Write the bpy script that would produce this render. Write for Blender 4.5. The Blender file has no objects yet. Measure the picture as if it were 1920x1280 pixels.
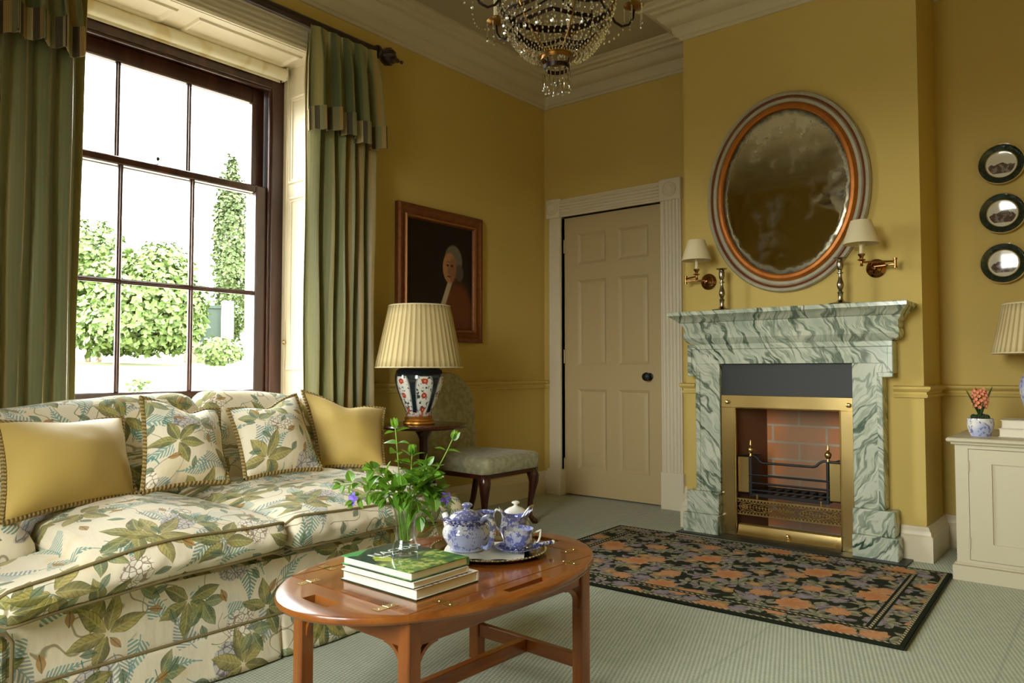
SKY, SUN, EXPO = 14.0, 1.0, 0.7
import bpy, bmesh, math, random
from mathutils import Vector, Matrix
from math import sin, cos, pi, sqrt, atan2, radians
random.seed(7)
SC = bpy.context.scene
COL = SC.collection

# ------------------------------------------------------------------ colours
def lin(c):
    c /= 255.0
    return c / 12.92 if c <= 0.04045 else ((c + 0.055) / 1.055) ** 2.4
def rgb(r, g, b):
    return (lin(r), lin(g), lin(b), 1.0)

# ------------------------------------------------------------------ shader expressions
class X:
    def __init__(s, nt, k): s.nt = nt; s.k = k
    def __add__(a, b): return op('ADD', a, b)
    __radd__ = __add__
    def __sub__(a, b): return op('SUBTRACT', a, b)
    def __rsub__(a, b): return op('SUBTRACT', b, a)
    def __mul__(a, b): return op('MULTIPLY', a, b)
    __rmul__ = __mul__
    def __truediv__(a, b): return op('DIVIDE', a, b)
    def __rtruediv__(a, b): return op('DIVIDE', b, a)
    def __neg__(a): return op('MULTIPLY', a, -1.0)
def op(o, *a):
    nt = next(v.nt for v in a if isinstance(v, X))
    n = nt.nodes.new('ShaderNodeMath'); n.operation = o
    for i, v in enumerate(a):
        if isinstance(v, X): nt.links.new(v.k, n.inputs[i])
        else: n.inputs[i].default_value = v
    return X(nt, n.outputs[0])
def xsin(a): return op('SINE', a)
def xcos(a): return op('COSINE', a)
def xabs(a): return op('ABSOLUTE', a)
def xfloor(a): return op('FLOOR', a)
def xfract(a): return op('FRACT', a)
def xmin(a, b): return op('MINIMUM', a, b)
def xmax(a, b): return op('MAXIMUM', a, b)
def xpow(a, b): return op('POWER', a, b)
def xsqrt(a): return op('SQRT', a)
def xatan2(a, b): return op('ARCTAN2', a, b)
def gt(a, b): return op('GREATER_THAN', a, b)
def lt(a, b): return op('LESS_THAN', a, b)
def xround(a): return op('ROUND', a)
def sstep(x, a, b):
    """smooth 0..1 as x goes a..b (a may exceed b)"""
    inv = a > b
    n = x.nt.nodes.new('ShaderNodeMapRange'); n.interpolation_type = 'SMOOTHSTEP'
    x.nt.links.new(x.k, n.inputs[0])
    n.inputs[1].default_value = min(a, b); n.inputs[2].default_value = max(a, b)
    n.inputs[3].default_value = 1.0 if inv else 0.0
    n.inputs[4].default_value = 0.0 if inv else 1.0
    return X(x.nt, n.outputs[0])
def vec(x, y, z=0.0):
    nt = next(v.nt for v in (x, y, z) if isinstance(v, X))
    n = nt.nodes.new('ShaderNodeCombineXYZ')
    for i, v in enumerate((x, y, z)):
        if isinstance(v, X): nt.links.new(v.k, n.inputs[i])
        else: n.inputs[i].default_value = v
    return X(nt, n.outputs[0])
def sep(v):
    n = v.nt.nodes.new('ShaderNodeSeparateXYZ'); v.nt.links.new(v.k, n.inputs[0])
    return [X(v.nt, o) for o in n.outputs]
def noise(v, scale, detail=2.0, rough=0.5, dist=0.0, color=False):
    n = v.nt.nodes.new('ShaderNodeTexNoise'); v.nt.links.new(v.k, n.inputs['Vector'])
    n.inputs['Scale'].default_value = scale; n.inputs['Detail'].default_value = detail
    n.inputs['Roughness'].default_value = rough; n.inputs['Distortion'].default_value = dist
    return X(v.nt, n.outputs['Color' if color else 'Fac'])
def voro(v, scale, feature='F1', out='Distance', rnd=1.0):
    n = v.nt.nodes.new('ShaderNodeTexVoronoi'); n.feature = feature
    v.nt.links.new(v.k, n.inputs['Vector']); n.inputs['Scale'].default_value = scale
    n.inputs['Randomness'].default_value = rnd
    return X(v.nt, n.outputs[out])
def hash3(v):
    n = v.nt.nodes.new('ShaderNodeTexWhiteNoise'); n.noise_dimensions = '3D'
    v.nt.links.new(v.k, n.inputs['Vector'])
    s = v.nt.nodes.new('ShaderNodeSeparateColor'); v.nt.links.new(n.outputs['Color'], s.inputs[0])
    return [X(v.nt, o) for o in s.outputs]
def mix(f, a, b):
    """colour mix: a where f=0, b where f=1; a/b tuples or X"""
    nt = next(v.nt for v in (f, a, b) if isinstance(v, X))
    n = nt.nodes.new('ShaderNodeMix'); n.data_type = 'RGBA'
    for i, v in ((0, f), (6, a), (7, b)):
        if isinstance(v, X): nt.links.new(v.k, n.inputs[i])
        else: n.inputs[i].default_value = v
    return X(nt, n.outputs[2])
def ramp(x, stops, interp='LINEAR'):
    n = x.nt.nodes.new('ShaderNodeValToRGB'); x.nt.links.new(x.k, n.inputs[0])
    r = n.color_ramp; r.interpolation = interp
    while len(r.elements) < len(stops): r.elements.new(0.5)
    for e, (p, c) in zip(r.elements, stops): e.position = p; e.color = c
    return X(x.nt, n.outputs[0])
def vadd(a, b):
    n = a.nt.nodes.new('ShaderNodeVectorMath'); n.operation = 'ADD'
    a.nt.links.new(a.k, n.inputs[0])
    if isinstance(b, X): a.nt.links.new(b.k, n.inputs[1])
    else: n.inputs[1].default_value = b
    return X(a.nt, n.outputs[0])
def vmul(a, b):
    n = a.nt.nodes.new('ShaderNodeVectorMath'); n.operation = 'MULTIPLY'
    a.nt.links.new(a.k, n.inputs[0])
    if isinstance(b, X): a.nt.links.new(b.k, n.inputs[1])
    else: n.inputs[1].default_value = b
    return X(a.nt, n.outputs[0])

class Mat:
    """a principled material with an expression-friendly node tree"""
    def __init__(s, name, base=None, rough=0.5, metal=0.0, spec=None, sheen=0.0, coat=0.0, trans=0.0, ior=None, sss=0.0):
        s.m = bpy.data.materials.new(name); s.m.use_nodes = True
        s.nt = s.m.node_tree; s.b = s.nt.nodes['Principled BSDF']
        if base: s.b.inputs['Base Color'].default_value = base
        s.b.inputs['Roughness'].default_value = rough; s.b.inputs['Metallic'].default_value = metal
        if spec is not None: s.b.inputs['Specular IOR Level'].default_value = spec
        if sheen: s.b.inputs['Sheen Weight'].default_value = sheen
        if coat: s.b.inputs['Coat Weight'].default_value = coat; s.b.inputs['Coat Roughness'].default_value = 0.06
        if trans: s.b.inputs['Transmission Weight'].default_value = trans
        if ior: s.b.inputs['IOR'].default_value = ior
    def tc(s, which='Object'):
        n = s.nt.nodes.new('ShaderNodeTexCoord'); return X(s.nt, n.outputs[which])
    def uv(s):
        n = s.nt.nodes.new('ShaderNodeUVMap'); n.uv_map = 'UVMap'
        return sep(X(s.nt, n.outputs[0]))[:2]
    def col(s, x): s.nt.links.new(x.k, s.b.inputs['Base Color']); return s
    def rough(s, x): s.nt.links.new(x.k, s.b.inputs['Roughness']); return s
    def inp(s, name, x): s.nt.links.new(x.k, s.b.inputs[name]); return s
    def bump(s, h, strength=0.3, dist=0.01):
        n = s.nt.nodes.new('ShaderNodeBump'); n.inputs['Strength'].default_value = strength
        n.inputs['Distance'].default_value = dist
        s.nt.links.new(h.k, n.inputs['Height']); s.nt.links.new(n.outputs[0], s.b.inputs['Normal'])
        return s

# ------------------------------------------------------------------ mesh builder
class MB:
    def __init__(s): s.v = []; s.f = []; s.u = []
    def add(s, V, F, U=None):
        o = len(s.v); s.v += [tuple(p) for p in V]; s.f += [tuple(i + o for i in f) for f in F]
        s.u += U if U else [(0, 0)] * len(V)
        return s
    def box(s, x0, x1, y0, y1, z0, z1, c=0.0):
        if x0 > x1: x0, x1 = x1, x0
        if y0 > y1: y0, y1 = y1, y0
        if z0 > z1: z0, z1 = z1, z0
        c = min(c, (x1 - x0) * .45, (y1 - y0) * .45, (z1 - z0) * .45)
        if c <= 0:
            V = [(x, y, z) for z in (z0, z1) for y in (y0, y1) for x in (x0, x1)]
            F = [(0, 2, 3, 1), (4, 5, 7, 6), (0, 1, 5, 4), (2, 6, 7, 3), (0, 4, 6, 2), (1, 3, 7, 5)]
            return s.add(V, F, [(p[0] + p[1], p[2]) for p in V])
        V = []; idx = {}
        for iz in (0, 1):
            for iy in (0, 1):
                for ix in (0, 1):
                    p = [(x0, x1)[ix], (y0, y1)[iy], (z0, z1)[iz]]
                    sg = [(1, -1)[ix], (1, -1)[iy], (1, -1)[iz]]
                    for a in range(3):
                        q = list(p)
                        for b in range(3):
                            if b != a: q[b] += sg[b] * c
                        idx[(ix, iy, iz, a)] = len(V); V.append(tuple(q))
        F = []
        I = lambda ix, iy, iz, a: idx[(ix, iy, iz, a)]
        for a in range(3):
            for e in (0, 1):
                b, d = [(1, 2), (2, 0), (0, 1)][a]
                q = []
                for eb, ed in ((0, 0), (1, 0), (1, 1), (0, 1)):
                    k = [0, 0, 0]; k[a] = e; k[b] = eb; k[d] = ed; q.append(I(*k, a))
                F.append(tuple(q) if e else tuple(q[::-1]))
        for a in range(3):
            b, d = [(1, 2), (2, 0), (0, 1)][a]
            for eb in (0, 1):
                for ed in (0, 1):
                    k0 = [0, 0, 0]; k0[b] = eb; k0[d] = ed; k1 = list(k0); k1[a] = 1
                    q = (I(*k0, b), I(*k1, b), I(*k1, d), I(*k0, d))
                    F.append(q if (eb == ed) else q[::-1])
        for ix in (0, 1):
            for iy in (0, 1):
                for iz in (0, 1):
                    q = (I(ix, iy, iz, 0), I(ix, iy, iz, 1), I(ix, iy, iz, 2))
                    F.append(q if (ix + iy + iz) % 2 else q[::-1])
        return s.add(V, F, [(p[0] + p[1], p[2]) for p in V])
    def lathe(s, prof, cx=0, cy=0, cz=0, seg=32, axis='z', wob=None, uvr=1.0):
        """prof: [(r, h)...]; axis z up, or y (h goes toward -y)"""
        V = []; U = []
        n = len(prof)
        for i, (r, h) in enumerate(prof):
            for k in range(seg + 1):
                a = 2 * pi * k / seg
                rr = r * (wob(a, h) if wob else 1)
                if axis == 'z': V.append((cx + rr * cos(a), cy + rr * sin(a), cz + h))
                elif axis == 'y': V.append((cx + rr * cos(a), cy - h, cz + rr * sin(a)))
                else: V.append((cx + h, cy + rr * cos(a), cz + rr * sin(a)))
                U.append((k / seg * uvr, h))
        F = []
        W = seg + 1
        for i in range(n - 1):
            for k in range(seg):
                F.append((i * W + k, i * W + k + 1, (i + 1) * W + k + 1, (i + 1) * W + k))
        return s.add(V, F, U)
    def tube(s, pts, r, seg=8, cap=True, flat=1.0):
        pts = [Vector(p) for p in pts]; n = len(pts)
        rr = r if isinstance(r, (list, tuple)) else [r] * n
        V = []; U = []; L = 0
        ref = None
        for i, p in enumerate(pts):
            t = (pts[min(i + 1, n - 1)] - pts[max(i - 1, 0)])
            t = t.normalized() if t.length > 1e-9 else Vector((0, 0, 1))
            if ref is None:
                ref = Vector((0, 0, 1)) if abs(t.z) < .9 else Vector((1, 0, 0))
            a = (ref - t * ref.dot(t))
            a = a.normalized() if a.length > 1e-6 else t.orthogonal().normalized()
            b = t.cross(a); ref = a
            if i: L += (p - pts[i - 1]).length
            for k in range(seg):
                an = 2 * pi * k / seg
                V.append(p + (a * cos(an) * flat + b * sin(an)) * rr[i]); U.append((k / seg, L))
        F = [(i * seg + k, i * seg + (k + 1) % seg, (i + 1) * seg + (k + 1) % seg, (i + 1) * seg + k) for i in range(n - 1) for k in range(seg)]
        if cap:
            F.append(tuple(range(seg))[::-1]); F.append(tuple((n - 1) * seg + k for k in range(seg)))
        return s.add(V, F, U)
    def loft(s, loops, close=True, cap=True, uv=None):
        m = len(loops[0]); V = [p for L in loops for p in L]
        F = []
        for i in range(len(loops) - 1):
            for k in range(m if close else m - 1):
                k2 = (k + 1) % m
                F.append((i * m + k, i * m + k2, (i + 1) * m + k2, (i + 1) * m + k))
        if cap and close:
            F.append(tuple(range(m))[::-1]); F.append(tuple((len(loops) - 1) * m + k for k in range(m)))
        return s.add(V, F, uv)
    def grid(s, fn, nu, nv, uv=None):
        V = [fn(i / nu, j / nv) for j in range(nv + 1) for i in range(nu + 1)]
        U = [(uv(i / nu, j / nv) if uv else (i / nu, j / nv)) for j in range(nv + 1) for i in range(nu + 1)]
        W = nu + 1
        F = [(j * W + i, j * W + i + 1, (j + 1) * W + i + 1, (j + 1) * W + i) for j in range(nv) for i in range(nu)]
        return s.add(V, F, U)
    def prism(s, poly, h0, h1, axis='z'):
        def mk(a, b, h):
            return (a, b, h) if axis == 'z' else ((h, a, b) if axis == 'x' else (a, h, b))
        n = len(poly)
        V = [mk(a, b, h0) for a, b in poly] + [mk(a, b, h1) for a, b in poly]
        F = [tuple(range(n))[::-1], tuple(range(n, 2 * n))] + [(i, (i + 1) % n, n + (i + 1) % n, n + i) for i in range(n)]
        return s.add(V, F, [(p[0] + p[1], p[2]) for p in V])
    def ball(s, c, r, seg=12, ring=8, sx=1, sy=1, sz=1):
        V = []; F = []
        for i in range(ring + 1):
            t = pi * i / ring
            for k in range(seg):
                a = 2 * pi * k / seg
                V.append((c[0] + r * sx * sin(t) * cos(a), c[1] + r * sy * sin(t) * sin(a), c[2] + r * sz * cos(t)))
        for i in range(ring):
            for k in range(seg):
                F.append((i * seg + k, i * seg + (k + 1) % seg, (i + 1) * seg + (k + 1) % seg, (i + 1) * seg + k))
        return s.add(V, F, [(0, 0)] * len(V))
    def sweep(s, prof, path, closed=False):
        """prof [(out, z)] swept along plan path with mitred corners; out = to the right of travel"""
        n = len(path); loops = []
        for i, (x, y) in enumerate(path):
            ds = []
            if i > 0 or closed: a = path[i - 1]; ds.append(Vector((x - a[0], y - a[1])).normalized())
            if i < n - 1 or closed: b = path[(i + 1) % n]; ds.append(Vector((b[0] - x, b[1] - y)).normalized())
            ns = [Vector((d.y, -d.x)) for d in ds]
            if len(ns) == 2:
                m = ns[0] + ns[1]; m = m / (1 + ns[0].dot(ns[1]))
            else: m = ns[0]
            loops.append([(x + m.x * o, y + m.y * o, z) for o, z in prof])
        if closed: loops.append(loops[0])
        return s.loft(loops, close=True, cap=not closed)
    def xf(s, M):
        s.v = [tuple(M @ Vector(p)) for p in s.v]; return s
    def build(s, name, mat, parent=None, loc=None, sharp=35, kind=None, flip=True, solid=0.0):
        me = bpy.data.meshes.new(name)
        base = Vector(loc) if loc else (Vector(parent['_o']) if parent is not None and '_o' in parent else Vector((0, 0, 0)))
        me.from_pydata([tuple(Vector(p) - base) for p in s.v], [], s.f)
        me.validate()
        uvl = me.uv_layers.new(name='UVMap')
        if len(s.u) == len(s.v):
            for l in me.loops: uvl.data[l.index].uv = s.u[l.vertex_index]
        if flip:
            bm = bmesh.new(); bm.from_mesh(me)
            bmesh.ops.recalc_face_normals(bm, faces=bm.faces); bm.to_mesh(me); bm.free()
        if sharp is not None:
            for p in me.polygons: p.use_smooth = True
            me.set_sharp_from_angle(angle=radians(sharp))
        me.materials.append(mat.m if isinstance(mat, Mat) else mat)
        o = bpy.data.objects.new(name, me); COL.objects.link(o)
        if parent is not None:
            o.parent = parent; o['_o'] = tuple(base)
        else:
            o.location = base; o['_o'] = tuple(base)
        if solid:
            md = o.modifiers.new('thickness', 'SOLIDIFY'); md.thickness = solid; md.offset = 0
        if kind: o['kind'] = kind
        return o

def tag(o, label, cat, group=None, kind=None):
    o['label'] = label; o['category'] = cat
    if group: o['group'] = group
    if kind: o['kind'] = kind
    return o
def thing(name, label, cat, loc, rz=0.0, group=None, kind=None, local=False):
    o = bpy.data.objects.new(name, None); COL.objects.link(o); o.empty_display_size = 0.05
    o.location = loc; o.rotation_euler = (0, 0, rz)
    o['_o'] = (0.0, 0.0, 0.0) if local else tuple(loc)
    return tag(o, label, cat, group, kind)
def struct(o, label, cat): return tag(o, label, cat, kind='structure')
def copy_tree(root, loc, rz=None, label=None):
    r = root.copy(); COL.objects.link(r); r.location = loc
    if rz is not None: r.rotation_euler = (0, 0, rz)
    if label: r['label'] = label
    for ch in list(root.children):
        c = ch.copy(); COL.objects.link(c); c.parent = r
        for g in list(ch.children):
            d = g.copy(); COL.objects.link(d); d.parent = c
    return r
def sm(t): t = max(0., min(1., t)); return t * t * (3 - 2 * t)
def lerp(a, b, t): return a + (b - a) * t
def vnoise(x, y, z=0.0):
    from mathutils import noise as mn
    return mn.noise((x, y, z))
# ================================================================== MATERIALS
def wall_mat(name, c):
    m = Mat(name, c, 0.72, spec=0.25)
    p = m.tc()
    f = noise(p, 1.3, 3)
    m.col(mix(f, tuple(x * .95 for x in c[:3]) + (1,), tuple(min(1, x * 1.05) for x in c[:3]) + (1,)))
    m.bump(noise(p, 160, 2), 0.05, 0.002)
    return m
M_WALL = wall_mat('ochre_yellow_wall_paint', rgb(203, 178, 102))
M_RAIL = wall_mat('ochre_yellow_trim_paint', rgb(206, 182, 106))
M_TRIM = Mat('cream_gloss_paint', rgb(222, 210, 184), 0.38, spec=0.4)
M_CEIL = Mat('cream_ceiling_paint', rgb(178, 168, 142), 0.8, spec=0.2)
M_CORN = Mat('cream_plaster_cornice', rgb(204, 192, 162), 0.75, spec=0.2)
M_DOOR = Mat('stone_cream_door_paint', rgb(194, 172, 128), 0.42, spec=0.4)
M_CAB = Mat('pale_cabinet_paint', rgb(202, 194, 168), 0.45, spec=0.4)
M_BLACK = Mat('black_iron', rgb(22, 21, 21), 0.5, 0.2)
M_PLATE = Mat('matt_black_register_plate', rgb(40, 41, 42), 0.55)
M_SLATE = Mat('dark_slate', rgb(42, 43, 40), 0.45)

def wood(name, dark, mid, light, rough=0.3, coat=0.4, axis=0, scale=1.0):
    m = Mat(name, mid, rough, coat=coat)
    x, y, z = sep(m.tc())
    a = [(x, y, z), (y, x, z), (z, x, y)][axis]
    st = vec(a[0] * (1.2 * scale), a[1] * (14 * scale), a[2] * (14 * scale))
    f = noise(st, 1.0, 5, .6, .6)
    f2 = noise(vec(a[0] * (6 * scale), a[1] * (120 * scale), a[2] * (120 * scale)), 1.0, 2)
    c = ramp(f, [(0.30, dark), (0.5, mid), (0.72, light)])
    m.col(mix(f2 * 0.35, c, dark)); m.bump(f2, 0.05, 0.001)
    return m
M_MAH = wood('polished_mahogany_lengthways', rgb(90, 44, 14), rgb(136, 74, 25), rgb(168, 102, 42), 0.2, .45, axis=1, scale=1.2)
M_MAHZ = wood('polished_mahogany_upright', rgb(106, 54, 18), rgb(142, 80, 28), rgb(166, 102, 42), 0.28, .35, axis=2, scale=1.2)
M_MAHX = wood('polished_mahogany_crossways', rgb(106, 54, 18), rgb(142, 80, 28), rgb(166, 102, 42), 0.28, .35, axis=0, scale=1.2)
M_DKW = wood('dark_polished_mahogany', rgb(38, 14, 9), rgb(62, 24, 15), rgb(86, 36, 22), 0.25, .4, axis=2)
M_DKT = wood('dark_mahogany_tabletop', rgb(40, 16, 8), rgb(66, 28, 14), rgb(92, 42, 22), 0.22, .4, axis=0)
M_SASH = wood('stained_window_mahogany', rgb(44, 22, 17), rgb(66, 34, 26), rgb(92, 50, 38), 0.35, .25, axis=2)
M_POLE = Mat('dark_stained_pole_wood', rgb(40, 22, 18), 0.3, coat=.3)
M_BRASS = Mat('polished_brass', rgb(206, 168, 92), 0.24, 1.0)
_p = M_BRASS.tc(); M_BRASS.col(mix(noise(_p, 7, 2), rgb(200, 170, 108), rgb(222, 196, 134)))
M_BRASS.rough(noise(_p, 5, 1) * 0.10 + 0.20)
M_COPPER = Mat('red_brass', rgb(160, 112, 70), 0.16, 1.0)
M_GOLD = Mat('worn_gilt', rgb(190, 132, 56), 0.38, 0.8)
M_SILVER = Mat('silver_plate', rgb(206, 198, 184), 0.16, 1.0)
M_PEWTER = Mat('old_silver', rgb(150, 140, 124), 0.2, 1.0)
M_CREAMSHADE = Mat('cream_card_shade', rgb(222, 208, 170), 0.8)

def glass(name, tint=(1, 1, 1, 1), rough=0.0, ior=1.45):
    m = Mat(name, tint, rough, trans=1.0, ior=ior); return m
M_GLASS = None
def crystal_mat():
    m = Mat('cut_crystal', (0.98, 0.97, 0.93, 1), 0.0, trans=1.0, ior=1.6); nt = m.nt
    g = nt.nodes.new('ShaderNodeBsdfGlossy'); g.inputs['Roughness'].default_value = 0.05; g.inputs['Color'].default_value = (1, .98, .92, 1)
    mx = nt.nodes.new('ShaderNodeMixShader'); mx.inputs[0].default_value = .35
    nt.links.new(m.b.outputs[0], mx.inputs[1]); nt.links.new(g.outputs[0], mx.inputs[2])
    nt.links.new(mx.outputs[0], nt.nodes['Material Output'].inputs['Surface']); return m
M_CRYSTAL = crystal_mat()
M_WATER = None
def pane_mat(name='window_glass', tint=(0.97, 0.98, 0.97, 1), ior=1.45):
    m = bpy.data.materials.new(name); m.use_nodes = True; nt = m.node_tree
    nt.nodes.remove(nt.nodes['Principled BSDF']); out = nt.nodes['Material Output']
    t = nt.nodes.new('ShaderNodeBsdfTransparent'); t.inputs[0].default_value = tint
    g = nt.nodes.new('ShaderNodeBsdfGlossy'); g.inputs['Roughness'].default_value = 0.02
    lw = nt.nodes.new('ShaderNodeLayerWeight'); lw.inputs['Blend'].default_value = .5
    fr = xpow(X(nt, lw.outputs['Facing']), 5.0 - (ior - 1) * 4.5) * .8 + (ior - 1) ** 2 / (ior + 1) ** 2
    mx = nt.nodes.new('ShaderNodeMixShader')
    nt.links.new(fr.k, mx.inputs[0]); nt.links.new(t.outputs[0], mx.inputs[1]); nt.links.new(g.outputs[0], mx.inputs[2])
    nt.links.new(mx.outputs[0], out.inputs['Surface'])
    return m
M_PANE = pane_mat()
M_GLASS = pane_mat('clear_vase_glass', (.90, .93, .90, 1), 1.6)
M_WATER = pane_mat('water', (.95, .98, .93, 1), 1.33)

# ---- woven loop carpet
M_CARPET = Mat('grey_green_loop_carpet', rgb(150, 158, 138), 0.95, spec=0.1, sheen=.15)
x, y, z = sep(M_CARPET.tc())
k = 2 * pi / 0.014
row = xfloor(y / 0.0105)
loop = xsin((x + row * 0.0035) * k) * 0.5 + 0.5
rib = xabs(xsin(y * (pi / 0.0105)))
h = loop * rib * 0.75 + loop * .12 + rib * .12 + noise(vec(x, y, 1.0), 150, 1) * .25
nz = noise(vec(x, y, 0.0), 22, 3)
big = noise(vec(x * 1.5, y * 1.5, 0.0), 1.2, 2)
seam = sstep(xabs(xfract(x / 0.69 + 0.08) - 0.5), 0.012, 0.0)
c = ramp(h * 0.8 + nz * 0.35, [(0.10, rgb(134, 140, 120)), (0.45, rgb(166, 172, 149)), (0.90, rgb(194, 198, 174))])
c = mix(seam * 0.35, c, rgb(120, 126, 108))
c = mix(big * 0.25, c, rgb(154, 160, 138))
M_CARPET.col(c).bump(h, 0.5, 0.004)

# ---- marble
def marble(name, slope):
    """slope -1: veins fall to the right, +1: veins rise to the right"""
    m = Mat(name, rgb(206, 212, 196), 0.16, spec=0.5)
    p = m.tc(); x, y, z = sep(p)
    wv = noise(p, 3.2, 3, .55, color=True); wx, wy, wz = sep(wv)
    k = 0.78
    al = (x * k + z * (1.0 * slope)) * 0.72 + y * 0.3       # along the veins
    ac = (x * (-1.0 * slope) + z * k) * 0.72 + y * 0.55     # across them
    ac = ac + (wx - .5) * .20 + (wy - .5) * .07
    n = noise(vec(al * 1.6, ac * 7.5, 0.0), 1.0, 5, .55)
    n2 = noise(vec(al * 3.0, ac * 22.0, 4.0), 1.0, 4, .6)
    c = mix(n2, rgb(172, 182, 162), rgb(220, 220, 204))
    c = mix(sstep(n, .50, .66) * .55, c, rgb(146, 164, 146))
    v1 = sstep(xabs(n - .52), .030, .004)
    v2 = sstep(xabs(n - .42), .022, .004)
    v3 = sstep(xabs(n2 - .52), .045, .010)
    c = mix(v3 * .42, c, rgb(106, 128, 108))
    c = mix(v2 * .60, c, rgb(88, 112, 92))
    c = mix(v1 * (noise(p, 4.0, 2) * 1.5), c, rgb(52, 78, 60))
    m.col(c); return m
M_MARBLE = marble('green_veined_marble', -1.0)
M_MARBLER = marble('green_veined_marble_rising', 1.0)

# ---- generic scattered cells for printed patterns
def cells(x, y, size, rot, seed, jit=0.16, spin=1.0):
    cr, sr = cos(rot), sin(rot)
    px = (x * cr - y * sr) / size + seed * 0.37; py = (x * sr + y * cr) / size + seed * 0.73
    cx, cy = xfloor(px), xfloor(py)
    h = hash3(vec(cx, cy, float(seed)))
    fx = px - cx - 0.5 - (h[0] - 0.5) * (2 * jit); fy = py - cy - 0.5 - (h[1] - 0.5) * (2 * jit)
    a = h[2] * (2 * pi * spin)
    ca, sa = xcos(a), xsin(a)
    return (fx * ca + fy * sa) * size, (fy * ca - fx * sa) * size, h

def leaf_rosette(lx, ly, n, span, L, W, drop=None):
    """n leaflets over the angle span; returns mask, along (0..1), across (-1..1)"""
    r = xsqrt(lx * lx + ly * ly)
    a = xatan2(ly, lx)
    st = span / n
    kk = xround(a / st)
    la = a - kk * st
    u = (r * xcos(la) - 0.006) / (L - 0.006)
    # outer leaflets shorter
    u = u * (1.0 + xabs(kk) * 0.10)
    v = r * xsin(la)
    uc = xmin(xmax(u, 0.0), 1.0)
    w = xsin(xpow(uc, 0.85) * pi) * W + 0.0002
    m = sstep(w - xabs(v), -0.0006, 0.0010) * gt(u, 0.0) * lt(u, 1.0) * lt(xabs(kk), (n - 1) / 2.0 + 0.1)
    return m, uc, v / w, kk

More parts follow.
